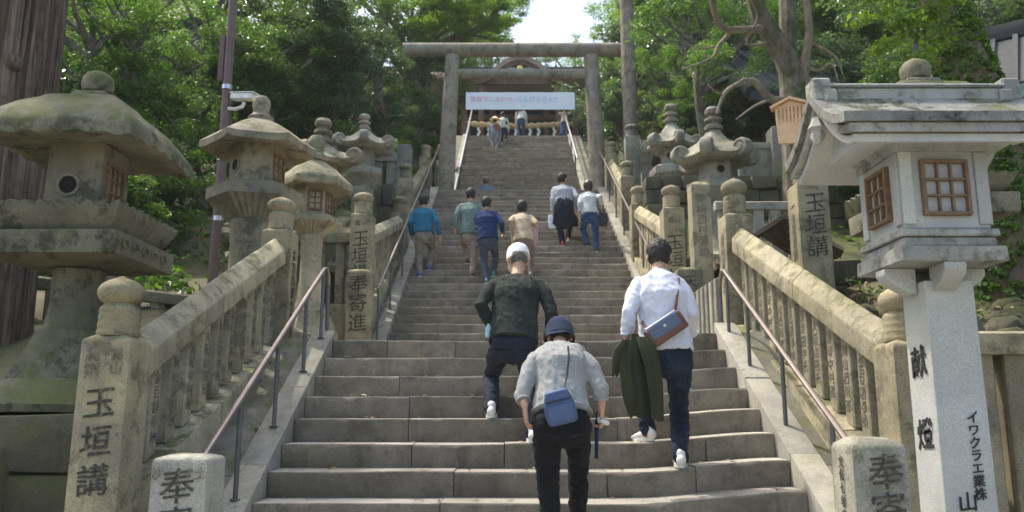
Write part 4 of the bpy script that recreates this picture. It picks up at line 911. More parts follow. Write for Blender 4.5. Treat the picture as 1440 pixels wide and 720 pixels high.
# ivy tree right
IX = W(1400, 250, 8.2)
it = thing('ivy_tree', 'thick leaning tree trunk wrapped in ivy behind the granite lantern', 'tree', (IX.x, 8.2, .6))
a0, a1 = V((W(1432, 420, 8.2).x - IX.x, 0, W(0, 420, 8.2).z - .9)), V((W(1345, -20, 8.2).x - IX.x, .4, W(0, -20, 8.2).z - .6))
mid = V((W(1408, 200, 8.2).x - IX.x, .1, W(0, 200, 8.2).z - .6)); g = G()
def bez(u): return a0.lerp(mid, u).lerp(mid.lerp(a1, u), u)
g.tube([bez(i / 10) for i in range(11)], [.40 - .014 * i for i in range(11)], 20); g.build('trunk', M['barkm'], it, rough=.03, rs=3)
cs = []; r2 = random.Random(3)
for k in range(1500):
    u = r2.random(); p = bez(u * .98); a = r2.uniform(0, 2 * PI); rr = .405 - .14 * u
    if noise.noise(V((a * 1.1, u * 6, 0))) > -.42: cs.append(tuple(p + V((math.cos(a) * rr, math.sin(a) * rr, 0))))
me = leaf_mesh('ivy', cs, [.06] * len(cs), 22, .045, 5, M['ivy'], flat=.1, aspect=.9); tag(link('ivy', me, it), kind='stuff')
o = link('crown', crown('dense', 1)[0], it); o.location = (a1.x - .3, 1.2, a1.z + 2.6); o.scale = (2.6, 2.6, 1.7)
# overhanging bright branch, top right
ob = thing('leafy_branch', 'bright green leafy branches hanging in at the top right beside the ivy trunk', 'branch', (W(1330, -40, 7.6).x, 7.6, W(0, -40, 7.6).z))
g = G(); cs = []; org = V(ob.location)
for (pa, pb) in (((1340, -30), (1212, 22)), ((1330, 10), (1235, 58)), ((1335, 40), (1290, 78)), ((1330, -50), (1225, -15)), ((1345, 0), (1262, 25))):
    A_, B_ = W(*pa, 7.7) - org, W(*pb, 7.3) - org; ps = [A_.lerp(B_, i / 6) + V((0, 0, .05 * math.sin(i))) for i in range(7)]
    g.tube(ps, [.016 - .002 * i for i in range(7)], 5); cs += [tuple(p + V((r2.uniform(-.08, .08), r2.uniform(-.08, .08), -.03))) for p in ps[1:] for _ in (0, 1)]
g.build('twigs', M['branch'], ob); tag(link('leaves', leaf_mesh('leaves', cs, [.11] * len(cs), 22, .075, 9, M['leafC'], flat=.4, aspect=.5), ob), kind='stuff')
# forked bare tree
fx = W(1118, 160, 12.3); ft = thing('forked_tree', 'forked pale tree with bare curving branches above the notice board', 'tree', (fx.x, 12.3, 2.2)); org = V(ft.location)
def br(pts, r0, r1, g, Y=12.3):
    ps = [W(x, y, Y + dy) - org for x, y, dy in pts]; q = []
    for i in range(len(ps) - 1):
        for k in range(4):
            u = k / 4; a = ps[max(i - 1, 0)]; b = ps[i]; c = ps[i + 1]; d = ps[min(i + 2, len(ps) - 1)]
            q.append(.5 * ((2 * b) + (c - a) * u + (2 * a - 5 * b + 4 * c - d) * u * u + (3 * b - a - 3 * c + d) * u ** 3))
    q.append(ps[-1]); n_ = len(q); g.tube(q, [r0 + (r1 - r0) * i / (n_ - 1) for i in range(n_)], 9)
g = G(); br([(1128, 330, 0), (1122, 230, 0), (1117, 150, 0), (1110, 95, 0), (1085, 50, 0), (1065, 15, 0), (1058, -30, 0)], .26, .12, g)
br([(1120, 150, 0), (1108, 90, .1), (1108, 30, .1), (1105, -40, .2)], .18, .12, g); g.build('trunk', M['bark2'], ft, rough=.012, rs=3)
for pts, r0, r1 in ((((1128, 140, 0), (1132, 90, -.1), (1138, 40, -.1), (1130, -20, 0)), .09, .05), (((1075, 40, 0), (1045, 42, -.3), (1015, 38, -.4), (1003, 12, -.5), (1000, -20, -.5)), .07, .03),
                    (((1030, 42, -.3), (1010, 65, -.4), (1000, 82, -.5), (958, 98, -.6)), .04, .012), (((1103, 142, 0), (1082, 138, -.2), (1060, 115, -.3), (1040, 118, -.4), (1020, 130, -.5), (1008, 160, -.5)), .075, .02),
                    (((1060, 116, -.3), (1045, 112, -.4), (1015, 132, -.5), (995, 118, -.6)), .03, .01), (((1140, 60, -.1), (1175, 80, -.3), (1185, 105, -.4)), .03, .01), (((1085, 60, 0), (1050, 62, -.2), (1065, 25, -.3), (1050, -10, -.3)), .03, .01),
                    (((1128, 90, 0), (1150, 100, -.2), (1170, 90, -.3), (1180, 120, -.4)), .035, .01), (((1010, 65, -.4), (985, 68, -.4), (960, 60, -.5)), .02, .008), (((1083, 140, -.2), (1060, 150, -.3), (1035, 168, -.4)), .03, .01)):
    g = G(); br(pts, r0, r1, g); g.build('branch', M['branch'], ft)
# trunk beside torii right, and trunks/limbs over the left of the torii
tt = thing('pale_trunk_tree', 'pale straight tree trunk rising right of the torii', 'tree', (W(886, 120, 21.5).x, 21.5, 5.6)); h_ = W(0, -30, 21.5).z - 5.6
g = G(); furrow(g, (0, 0, 0), (-.05, 0, h_), .21, .17, 24, 14, .04, .2, 3); g.build('trunk', M['branch'], tt, smooth=60)
o = link('crown', crown('loose', 2)[0], tt); o.location = (.6, .6, h_ + 2.6); o.scale = (2.4, 2.4, 1.8)
lt = thing('spreading_tree', 'spreading tree with dark curving limbs above the left end of the torii', 'tree', (W(600, 200, 27).x, 27, 7.0)); org = V(lt.location); g = G()
br([(598, 260, 0), (598, 180, 0), (590, 110, 0), (585, 50, 0), (600, 10, 0), (610, -30, 0)], .42, .2, g, 27); g.build('trunk', M['bark2'], lt, rough=.02)
for pts, r0, r1 in ((((590, 100, 0), (625, 60, -1), (680, 38, -1.5), (700, 10, -2), (705, -10, -2)), .16, .05), (((600, 60, 0), (640, 62, -1), (665, 50, -1), (690, 55, -1)), .09, .03), (((600, 30, 0), (625, 10, 0), (640, -20, 0)), .12, .06), (((590, 120, 0), (560, 95, -.5), (545, 60, -1), (540, 20, -1)), .14, .05), (((585, 90, 0), (575, 130, -.5), (560, 160, -1)), .1, .04)):
    g = G(); br(pts, r0, r1, g, 27); g.build('branch', M['bark2'], lt)
for i, (px, py, s_) in enumerate(((660, 20, 1.9), (700, 5, 1.7), (620, 45, 1.8), (600, -10, 2.2), (690, 45, .9))):
    p = W(px, py, 25.5) - org; o = link('crown', crown('loose' if i % 2 else 'far', 1 + i % 3)[0], lt); o.location = p; o.scale = (s_, s_, s_ * .6); o.rotation_euler = (0, 0, i * 1.3)
# ground cover and litter
def on_ground(n, xa, xb, ya, yb, seed, dz=.05):
    r_ = random.Random(seed); out = []
    for _ in range(n):
        x, y = r_.uniform(xa, xb), r_.uniform(ya, yb); out.append((x, y, ground(x, y) + dz))
    return out
for nm, lab, args, sz, per, mt in (('ground_cover', 'low green undergrowth covering the slope left of the stairs', (900, -14, -3.2, 9, 36, 1, .12), .13, 26, 'leafA'),
                                  ('ground_cover', 'low green undergrowth covering the slope right of the stairs', (800, 3.4, 15, 12.5, 36, 2, .12), .13, 26, 'leafA'),
                                  ('ground_cover', 'small green weeds on the bank behind the right balustrade', (70, 2.9, 6, 5.6, 9.5, 3, .05), .06, 24, 'leafB')):
    cs = on_ground(*args); tag(link(nm, leaf_mesh(nm, cs, [.35 if sz > .1 else .14] * len(cs), per, sz, args[5], M[mt])), lab, 'undergrowth', None, 'stuff')
cs = on_ground(260, 2.9, 6, 5.2, 9.8, 5, .03); tag(link('leaf_litter', leaf_mesh('leaf_litter', cs, [.2] * len(cs), 12, .06, 3, M['litter'], flat=.8, squash=.15)), 'dry fallen leaves and twigs on the bank behind the right balustrade', 'fallen leaves', None, 'stuff')
cs = []
r3 = random.Random(11)
for _ in range(130):
    s_ = r3.choice((-1, 1)); y = r3.uniform(4, 11); x = (F1['x0'] - r3.uniform(.22, .6)) if s_ < 0 else (F1['x1'] + r3.uniform(.22, .6)); cs.append((x, y, (nose(F1, y) if y < 7.8 else .67) - .015))
for _ in range(150):
    k = r3.randint(2, 12); ye, z_ = edge(F1, k); x = r3.uniform(-1.6, 1.9); cs.append((x, ye + r3.uniform(.03, .1) if r3.random() < .5 else ye + .28, z_ + bendz(F1, x) + .008))
tag(link('leaf_litter', leaf_mesh('leaf_litter', cs, [.035] * len(cs), 2, .045, 4, M['litter'], flat=.9, squash=.05)), 'scattered dry leaves on the steps and along the side strips', 'fallen leaves', None, 'stuff')
for i in range(26):
    r_ = random.Random(i + 50); px, py, Y = r_.choice([(r_.uniform(1165, 1255), r_.uniform(385, 425), r_.uniform(7, 8.2)), (r_.uniform(1385, 1450), r_.uniform(395, 455), r_.uniform(6.6, 7.8))])
    x = W(px, py, Y).x; s_ = r_.uniform(.07, .2); g = G().ell((0, 0, 0), (s_, s_ * .8, s_ * .6), nu=10, nv=7)
    o = g.build('rock', M['mossrock'], None, rough=s_ * .35, rs=5 / s_ * .15); o.location = (x, Y, ground(x, Y) + s_ * .2); tag(o, '%s rough mossy rock on the bank %s the granite lantern post' % ('large' if s_ > .155 else 'middling' if s_ > .11 else 'small', 'left of' if px < 1300 else 'right of'), 'rock', 'rocks on the bank')

hz = G().box(-45, 45, -2, 130, GZ - 1, 75).build('haze', None, None, smooth=0)
hm = bpy.data.materials.new('haze_air'); hm.use_nodes = True; t_ = hm.node_tree; t_.nodes.remove(t_.nodes['Principled BSDF'])
pv = t_.nodes.new('ShaderNodeVolumePrincipled'); pv.inputs['Density'].default_value = .0009; pv.inputs['Color'].default_value = (.9, .95, .95, 1)
t_.links.new(pv.outputs[0], t_.nodes['Material Output'].inputs['Volume']); hz.data.materials.append(hm); tag(hz, kind='stuff')

# ---------------------------------------------------------------- people
def remesh(g, voxel, smooth=4, mat=None, name='body', folds=None):
    me = g.mesh('tmp', None, smooth=0); o = bpy.data.objects.new('tmp', me); COL.objects.link(o)
    m = o.modifiers.new('r', 'REMESH'); m.mode = 'VOXEL'; m.voxel_size = voxel
    s_ = o.modifiers.new('s', 'SMOOTH'); s_.factor = .5; s_.iterations = smooth
    bpy.context.view_layer.update()
    me2 = bpy.data.meshes.new_from_object(o.evaluated_get(bpy.context.evaluated_depsgraph_get())); bpy.data.objects.remove(o)
    me2.name = name
    if folds:
        amp, f, sd, zs = folds; n = len(me2.vertices); co_ = np.empty(n * 3, np.float32); me2.vertices.foreach_get('co', co_); co_ = co_.reshape(-1, 3)
        nr = np.empty(n * 3, np.float32); me2.vertex_normals.foreach_get('vector', nr); nr = nr.reshape(-1, 3); d = np.empty(n, np.float32)
        for i in range(n):
            x, y, z = co_[i]; q = V((x * f, y * f, z * f * zs + x * f * .5 + sd)); a = noise.noise(q); b = noise.noise(q * 2.3 + V((3, 3, 3)))
            d[i] = (1 - abs(a) * 3.2) * .6 + (1 - abs(b) * 3) * .35 + .25 * noise.noise(q * 5)
        co_ += nr * (d * amp)[:, None]; me2.vertices.foreach_set('co', co_.ravel())
    me2.shade_smooth(); me2.materials.clear()
    if mat: me2.materials.append(mat)
    return me2
def ik(a, b, l1, l2, pole):
    d = b - a; L = d.length
    if L > (l1 + l2) * .998: 
        k = L / ((l1 + l2) * .998); l1 *= k; l2 *= k
    x = (l1 * l1 - l2 * l2 + L * L) / (2 * L); h = math.sqrt(max(1e-6, l1 * l1 - x * x)); u = d / L
    p = pole - u * pole.dot(u); p.normalize(); return a + u * x + p * h
def hand(g, wpos, d, n, t, s=1., curl=28, sp=1.):
    """wrist, finger direction, palm normal, thumb side"""
    d = d.normalized(); n = (n - d * n.dot(d)).normalized(); t = (t - d * t.dot(d) - n * t.dot(n)).normalized()
    g.sec([wpos - d * .02 * s, wpos + d * .02 * s, wpos + d * .055 * s, wpos + d * .088 * s], [(.027 * s, .019 * s), (.033 * s, .017 * s), (.041 * s, .016 * s), (.040 * s, .013 * s)], t, 10)
    for i, (o_, L, r_) in enumerate(((.031, .068, .0088), (.011, .078, .0092), (-.010, .073, .0088), (-.030, .056, .0078))):
        p = wpos + d * .088 * s + t * o_ * s; pts = [p - d * .02 * s, p]; dd = d + t * o_ * 2.2 * sp; dd.normalize(); ax = dd.cross(n)
        for k in range(3):
            dd = Matrix.Rotation(R((curl + 5 * i) * (.7, 1, .8)[k]), 3, ax) @ dd; p = p + dd * L * s * (.42, .32, .26)[k]; pts.append(p)
        g.sec(pts, [r_ * s * q for q in (1.05, 1.05, 1, .95, .85)], n, 8)
    p = wpos + d * .03 * s + t * .028 * s; dd = (d * .75 + t * .75 + n * .35).normalized(); pts = [p - dd * .015 * s]
    for k, L in enumerate((.035, .03, .024)):
        pts.append(p); p = p + dd * L * s; dd = (dd + d * .25 + n * .15).normalized()
    pts.append(p); g.sec(pts, [.014 * s, .0125 * s, .0115 * s, .0105 * s, .009 * s], n, 8)
def person(label, loc, H, pelvis, neck, head, sh, el, wr, feet, look=(0, 0), shirt=None, pants=None, shoe=None, sole='white_rubber', hair='hair', hairlen=0, vox=.009, female=False, hand_cfg=None, bag=None, hem=.0, loose=1., sleeve=1., cuff=None, hat=None, pcuff=True, skirt=None, hair_on=True, shw=None, toe=((0, 0), (0, 0)), folds=1.):
    """all points world; converted to local about loc. sh/el/wr = (left,right) ; feet = (left,right) ankle-ground points; look=(pitch,yaw) of head"""
    loc = V(loc); L = lambda p: V(p) - loc; s = H / 1.7
    t = thing('person', label, 'person', loc); P, N, Hd = L(pelvis), L(neck), L(head)
    SH = [L(p) for p in sh]; WR = [L(p) for p in wr]; FT = [L(p) for p in feet]
    hipw = (.092 if not female else .098) * s; HP = [P + V((-hipw, 0, -.02)), P + V((hipw, 0, -.02))]
    AN = [f + V((0, 0, .085 * s)) for f in FT]
    KN = [ik(HP[i], AN[i], .245 * H, .235 * H, V((-.25 if i == 0 else .25, 1.6, .1))) for i in (0, 1)]
    EL = [L(el[i]) if el[i] is not None else ik(SH[i], WR[i], .172 * H, .152 * H, V((-.22 if i == 0 else .22, -1, -.3))) for i in (0, 1)]
    ws = .9 if female else 1.; X = V((1, 0, 0)); up = (N - P).normalized(); back = V((0, -up.z, up.y)) * .045 * s
    acr = (SH[1] - SH[0]); sx = acr.normalized(); sw = acr.length / 2
    Mt = P.lerp(N, .38) + back * .35; Ch = P.lerp(N, .68) + back * .95; Sh = P.lerp(N, .9) + back * .55
    # body
    g = G()
    g.sec([P - up * .07 * s, P + up * .02, Mt, Ch, Sh, N - up * .01], [(.13 * s, .09 * s), (.145 * s, .10 * s), (.12 * s * ws, .085 * s), (.14 * s * ws, .1 * s), (sw * .9, .07 * s), (.06 * s, .055 * s)], X, 14)
    fx = Matrix.Rotation(R(look[1]), 3, 'Z') @ Matrix.Rotation(R(-look[0]), 3, 'X')        # head frame: +y face
    HS = s * (1.03 if female else 1.06) * (1.03 if vox < .01 else 1.12)
    g.sec([N - up * .03, N.lerp(Hd, .45), Hd + fx @ V((0, -.01, -.03)) * s], [.056 * s * ws, .052 * s * ws, .05 * s], X, 12)
    g.ell(Hd + fx @ V((0, -.008, .02)) * HS, (.076 * HS, .094 * HS, .094 * HS), fx); g.ell(Hd + fx @ V((0, .025, -.045)) * HS, (.056 * HS, .062 * HS, .066 * HS), fx)
    g.ell(Hd + fx @ V((0, .088, -.012)) * HS, (.013 * HS, .02 * HS, .024 * HS), fx, 8, 6); g.ell(Hd + fx @ V((0, .08, .02)) * HS, (.045 * HS, .012 * HS, .01 * HS), fx, 8, 6)
    for sg in (-1, 1):
        Me = fx @ Matrix.Rotation(R(sg * 20), 3, 'Z'); g.ell(Hd + fx @ V((sg * .079, -.004, -.006)) * HS, (.010 * HS, .019 * HS, .03 * HS), Me, 10, 7)
    hc = hand_cfg or [{}, {}]
    for i in (0, 1):
        sg = -1 if i == 0 else 1; W_, E_, S_ = WR[i], EL[i], SH[i]
        g.sec([S_, S_.lerp(E_, .5), E_, E_.lerp(W_, .35), W_], [.047 * s * ws, .042 * s * ws, .036 * s * ws, .037 * s * ws, .026 * s * ws], V((0, 1, 0)), 10)
        c = hc[i]; dd = V(c['d']) if 'd' in c else (W_ - E_); hand(g, W_ + dd.normalized() * .01, dd, V(c.get('n', (-sg, .25, 0))), V(c.get('t', (-.1 * sg, 1, .1))), (1.0 if vox < .008 else 1.08) * s * (.93 if female else 1.), c.get('curl', 24))
        g.sec([HP[i], HP[i].lerp(KN[i], .5), KN[i], KN[i].lerp(AN[i], .4), AN[i]], [.075 * s, .065 * s, .05 * s, .048 * s, .034 * s], X, 12)
        g.sec([AN[i] + V((0, -.03, -.03)) * s, AN[i] + V((0, .05, -.04)) * s, AN[i] + V((0, .13, -.05)) * s], [.032 * s, (.036 * s, .026 * s), (.035 * s, .018 * s)], X, 10)
    b = link('body', remesh(g, vox * .75, 2, M['skin']), t)
    for sg in (-1, 1): G().ell(Hd + fx @ V((sg * .031, .083, .012)) * HS, (.012 * HS, .007 * HS, .007 * HS), fx, 8, 6).build('eye', M['eye'], t)
    G().ell(Hd + fx @ V((0, .083, -.058)) * HS, (.022 * HS, .007 * HS, .008 * HS), fx, 8, 6).build('mouth', M['lips'], t)
    # shirt
    k = loose; g = G(); hp = P + up * (.005 - hem) * s
    g.sec([hp, P + up * .06 * s + back * .1, Mt, Ch, Sh, N - up * .015], [(.172 * s * k, .138 * s * k), (.172 * s * k, .138 * s * k), (.165 * s * ws * k, .13 * s * k), (.175 * s * ws * k, .128 * s * k), (sw * .97, .085 * s * k), (.062 * s, .058 * s)], X, 20, 'end')
    ka = 1 + (k - 1) * .45
    for i in (0, 1):
        W_, E_, S_ = WR[i], EL[i], SH[i]; end = E_.lerp(W_, sleeve * .98) if sleeve >= 0 else E_
        Si = S_ + (N - S_) * .14
        g.sec([Si, S_.lerp(E_, .25), S_.lerp(E_, .6), E_, E_.lerp(end, .5), end], [(.06 * s * ka, .055 * s * ka), .057 * s * ka, .052 * s * ka, .049 * s * ka, .046 * s * ka, .040 * s * ka], V((0, 1, 0)), 12, 'start')
        g.ell(S_ + (N - S_) * .12 - up * .012, (.058 * s * k, .056 * s * k, .052 * s * k))
    sm = link('shirt', remesh(g, vox, 3, shirt, folds=(.009 * s * folds, 8, len(label), .8)), t); 
    # collar & cuffs as fine rings
    g = G()
    nk = N + (Hd - N) * .12
    def torus(c, ax, r1, r2, nn=20, m=6, side=X):
        u = (side - ax * side.dot(ax)).normalized(); v = ax.cross(u)
        rs = []
        for a in range(nn):
            an = 2 * PI * a / nn; cc = c + u * r1[0] * math.cos(an) + v * r1[1] * math.sin(an); o_ = (u * math.cos(an) + v * math.sin(an))
            rs.append([cc + o_ * r2 * math.cos(2 * PI * q / m) + ax * r2 * 1.6 * math.sin(2 * PI * q / m) for q in range(m)])
        n0 = len(g.v)
        g.v += [tuple(p) for r_ in rs for p in r_]
        for a in range(nn):
            for q in range(m): g.f.append((n0 + a * m + q, n0 + ((a + 1) % nn) * m + q, n0 + ((a + 1) % nn) * m + (q + 1) % m, n0 + a * m + (q + 1) % m))
    torus(N + up * .0, up, (.066 * s, .062 * s), .009 * s); g.build('collar', shirt, sm)
    hm_ = G(); g = hm_; torus(hp + up * .008, up, (.174 * s * k, .140 * s * k), .007 * s, 36); g.build('hem_rib', shirt, sm)
    for i in (0, 1):
        e_ = EL[i].lerp(WR[i], sleeve * .98); ax_ = (WR[i] - EL[i]).normalized(); g = G(); torus(e_, ax_, (.0415 * s * ka, .0415 * s * ka), .0065 * s, 20, 6, V((0, 1, 0.01))); g.build('cuff', shirt, sm)
    # trousers
    g = G(); lk = 1.0
    g.sec([P - up * .10 * s, P - up * .02, P + up * .07 * s], [(.145 * s, .115 * s), (.16 * s, .122 * s), (.14 * s, .105 * s)], X, 16)
    for i in (0, 1):
        sg = -1 if i == 0 else 1
        g.ell(HP[i] + V((0, -.045, -.02)) * s, (.085 * s, .085 * s, .10 * s))
        e = AN[i] + V((0, 0, -.01)) * s; kk = KN[i]
        g.sec([HP[i] + V((0, 0, -.02)), HP[i].lerp(kk, .4), HP[i].lerp(kk, .75), kk, kk.lerp(e, .35), kk.lerp(e, .75), e], [(.094 * s, .105 * s), (.088 * s, .09 * s), (.074 * s, .074 * s), (.068 * s, .068 * s), (.065 * s, .067 * s), (.058 * s, .06 * s), (.055 * s, .057 * s)], X, 14)
    if skirt:
        g.sec([P, P - V((0, 0, .3 * s)), P - V((0, 0, .62 * s))], [(.15 * s, .12 * s), (.19 * s, .16 * s), (.23 * s, .2 * s)], X, 16)
    link('trousers' if not skirt else 'skirt', remesh(g, vox, 3, pants, folds=(.010 * s * folds, 9, len(label) + 5, 1.3)), t)
    # shoes
    for i in (0, 1):
        yw, pt = toe[i]; Rf = Matrix.Rotation(R(yw), 3, 'Z') @ Matrix.Rotation(R(pt), 3, 'X'); A_ = AN[i] - V((0, 0, .085 * s))
        Q = lambda x, y, z: A_ + Rf @ (V((x, y, z)) * s)
        g = G(); g.sec([Q(0, -.055, .05), Q(0, -.02, .055), Q(0, .05, .052), Q(0, .12, .042), Q(0, .18, .035)], [(.034 * s, .04 * s), (.037 * s, .042 * s), (.042 * s, .036 * s), (.046 * s, .028 * s), (.038 * s, .02 * s)], X, 14)
        g.sec([Q(0, -.02, .05), Q(0, -.015, .10)], [(.036 * s, .042 * s), (.038 * s, .042 * s)], X, 12)
        o = link('shoe', remesh(g, max(.006, vox * .7), 2, M[shoe] if isinstance(shoe, str) else shoe), t)
        so_ = []
        for k_ in range(20):
            an = 2 * PI * k_ / 20; y = .065 + .135 * math.sin(an); x = math.cos(an) * (.045 - .006 * (math.sin(an) < -.2)); so_.append((x, y))
        G().rings([[Q(x, y, 0) for x, y in so_], [Q(x * 1.04, y * 1.0 + 0 * x, .012) for x, y in so_], [Q(x, y, .03) for x, y in so_]]).build('sole', M[sole], o)
    # hair
    if hair_on:
        rs = []; nu, nv = (64, 44) if vox < .01 else (30, 20); g = G(); hk = .88 if hat else 1.; big = 1 + hairlen * .12
        for j in range(1, nv):
            th = PI * j / nv; row = []
            for i in range(nu):
                a = 2 * PI * i / nu; d = V((math.sin(th) * math.cos(a), math.sin(th) * math.sin(a), -math.cos(th)))
                low = (-.84 + .12 * noise.noise(d * 9)) if d.y < .0 else -.3 - hairlen * .5; face = d.y > .35 and d.z < .48
                cov = 1 if (d.z > low and not face) else .8
                if abs(d.x) > .75 and -.45 < d.z < .12 and -.3 < d.y < .5 and hairlen < .5: cov = .86
                r_ = cov * hk * (1.13 * big + .05 * noise.noise(d * 6 + V((len(label), 0, 0))) + .05 * noise.noise(V((d.x * 26, d.y * 26, d.z * 7))) + (.03 if vox < .01 else 0) * noise.noise(V((d.x * 60, d.y * 60, d.z * 18))))
                row.append(Hd + fx @ (V((d.x * .079 * r_, (d.y * .097 - .008) * r_, (d.z * .097 * (1 + (hairlen * .55 if d.z < 0 else 0)) + .022) * r_)) * HS))
            rs.append(row)
        g.rings(rs).build('hair', M[hair], t, smooth=80)
    if hat: hat(t, Hd, fx, HS)
    return t, dict(P=P, N=N, Hd=Hd, SH=SH, EL=EL, WR=WR, fx=fx, s=s, up=up, loc=loc, KN=KN, sx=sx)
from mathutils.bvhtree import BVHTree
def patch(parent_t, garment, c, w, h, mat, name, th=.004, roll=0, n=7):
    ob = [o for o in parent_t.children if o.name.startswith(garment)][0]; me = ob.data
    bv = BVHTree.FromPolygons([v.co.copy() for v in me.vertices], [tuple(p.vertices) for p in me.polygons]); c = V(c) - parent_t.location; top = []; Rr = Matrix.Rotation(R(roll), 3, 'Y')
    for j in range(n):
        row = []
        for i in range(n):
            u, v_ = i / (n - 1) - .5, j / (n - 1) - .5; ww = w * (1 if v_ > -.2 else 1 - (-.2 - v_) * 1.2)
            q = c + Rr @ V((u * ww, 0, v_ * h)); hit = bv.ray_cast(V((q.x, q.y - 1.2, q.z)), V((0, 1, 0)))
            row.append((hit[0] if hit[0] else q) + (hit[1] * th if hit[0] else V((0, 0, 0))))
        top.append(row)
    g = G(); vs = [p for r_ in top for p in r_] + [p + V((0, .012, 0)) for r_ in top for p in r_]; N2 = n * n; fs = []
    for j in range(n - 1):
        for i in range(n - 1):
            a = j * n + i; fs += [(a, a + 1, a + n + 1, a + n), (N2 + a + n, N2 + a + n + 1, N2 + a + 1, N2 + a)]
    bd = list(range(n)) + [r_ * n + n - 1 for r_ in range(1, n)] + [(n - 1) * n + i for i in range(n - 2, -1, -1)] + [r_ * n for r_ in range(n - 2, 0, -1)]
    for a, b in zip(bd, bd[1:] + bd[:1]): fs.append((a, b, N2 + b, N2 + a))
    g.add(vs, fs); g.build(name, mat, ob, smooth=60)
def fkt(Fl, k, px, off=.10):                    # point on tread k below pixel column px
    ye, z_ = edge(Fl, k); Y = ye + off; d = Y * cP + z_ * sP; x = (px - 720) / F * d
    return V((x, Y, z_ + bendz(Fl, x) + .003))
def kfor(Fl, py):
    return min(range(1, Fl['n'] + 1), key=lambda k: abs(PY(*edge(Fl, k)) - py))
def strap(label_parent, pts, r, mat, name='strap', flat=.3):
    return G().sec([V(p) for p in pts], [(r, r * flat)] * len(pts), V((0, 1, 0)), 8, False).build(name, mat, label_parent)
def softbox(g, c, sx_, sy_, sz_, Mr, taper=.85, n=4):
    c = V(c); rs = []
    for u, k in ((-1, .8), (-.92, .97), (-.5, 1.05), (0, 1.04), (.5, 1 * (1 + taper) / 2 + .02), (.92, taper * .98), (1, taper * .8)):
        row = []
        for q in range(20):
            a = 2 * PI * q / 20; cx, cy = math.cos(a), math.sin(a); e = .45
            row.append(c + Mr @ V((abs(cx) ** e * (1 if cx > 0 else -1) * sx_ * k, abs(cy) ** e * (1 if cy > 0 else -1) * sy_ * k, u * sz_)))
        rs.append(row)
    return g.rings(rs)

MC = {}
MC['fleece'] = cloth('grey_fleece', (.26, .265, .26), 120, .1, bump=.6, melange=.5)
MC['black'] = cloth('black_trousers', (.011, .011, .013), var=.25)
MC['navyhat'] = cloth('navy_hat', (.018, .026, .062)); MC['bagblue'] = cloth('blue_nylon', (.07, .11, .22), 300, .15, .5)
MC['olive'] = cloth('dark_green_shirt', (.026, .034, .030)); MC['navyp'] = cloth('navy_trousers', (.022, .028, .042))
MC['white'] = cloth('white_shirt', (.66, .68, .76), 300, .03); MC['capw'] = cloth('white_cap', (.68, .68, .68), 200, .05)
def denim(nm, c, c2):
    return cloth(nm, c, 300, .3, c2=c2)
MC['jeans'] = denim('dark_denim', (.012, .018, .032), (.03, .048, .08)); MC['jeansb'] = denim('blue_denim', (.02, .055, .14), (.05, .11, .24))
MC['jacket'] = cloth('olive_jacket', (.042, .047, .024), 260, .2); MC['brown'] = plain('brown_leather', (.15, .06, .035), .45); MC['bagnavy'] = cloth('slate_blue_leather', (.11, .15, .22), 200, .1, .5)
MC['teal'] = cloth('teal_sweater', (.02, .14, .24)); MC['khaki'] = cloth('khaki_trousers', (.22, .195, .155)); MC['sage'] = cloth('sage_shirt', (.155, .23, .215))
MC['beigep'] = cloth('beige_trousers', (.28, .22, .18)); MC['navysw'] = cloth('navy_sweater', (.02, .04, .12)); MC['slate'] = cloth('slate_trousers', (.06, .075, .105))
MC['cream'] = cloth('beige_sweater', (.52, .42, .3)); MC['taupe'] = cloth('taupe_trousers', (.20, .155, .13)); MC['pinkbag'] = plain('pink_leather', (.42, .24, .25), .5)
MC['lgrey'] = cloth('light_grey_knit', (.36, .38, .42), 200, .08); MC['navyj'] = cloth('navy_jacket', (.014, .018, .032)); MC['lgrey2'] = cloth('pale_grey_sweater', (.5, .53, .54), 200, .06)
MC['blackbag'] = plain('black_leather', (.02, .018, .017), .4); MC['blueshirt'] = cloth('blue_checked_shirt', (.14, .22, .30), 60, .3, melange=.6)
MC['bluegrey'] = cloth('blue_grey_clothes', (.2, .26, .36)); MC['redbag'] = plain('red_brown_bag', (.30, .09, .05), .6); MC['straw'] = plain('straw', (.68, .55, .32), .9, sc=40, bump=.3)
MC['offw'] = cloth('off_white_shirt', (.6, .6, .55)); MC['pinkw'] = cloth('pale_pink_shirt', (.62, .5, .48)); MC['skirtb'] = cloth('navy_skirt', (.045, .07, .15)); MC['jeansl'] = denim('light_denim', (.1, .16, .28), (.18, .26, .4))
MC['shoew'] = plain('white_shoe', (.66, .66, .63), .5); MC['shoeb'] = plain('blue_shoe', (.03, .10, .4), .5); MC['shoed'] = plain('dark_shoe', (.03, .03, .035), .6); MC['shoer'] = plain('red_shoe', (.36, .05, .05), .5); MC['shoet'] = plain('teal_shoe', (.05, .22, .25), .5); MC['shoeg'] = plain('grey_shoe', (.25, .25, .26), .6)

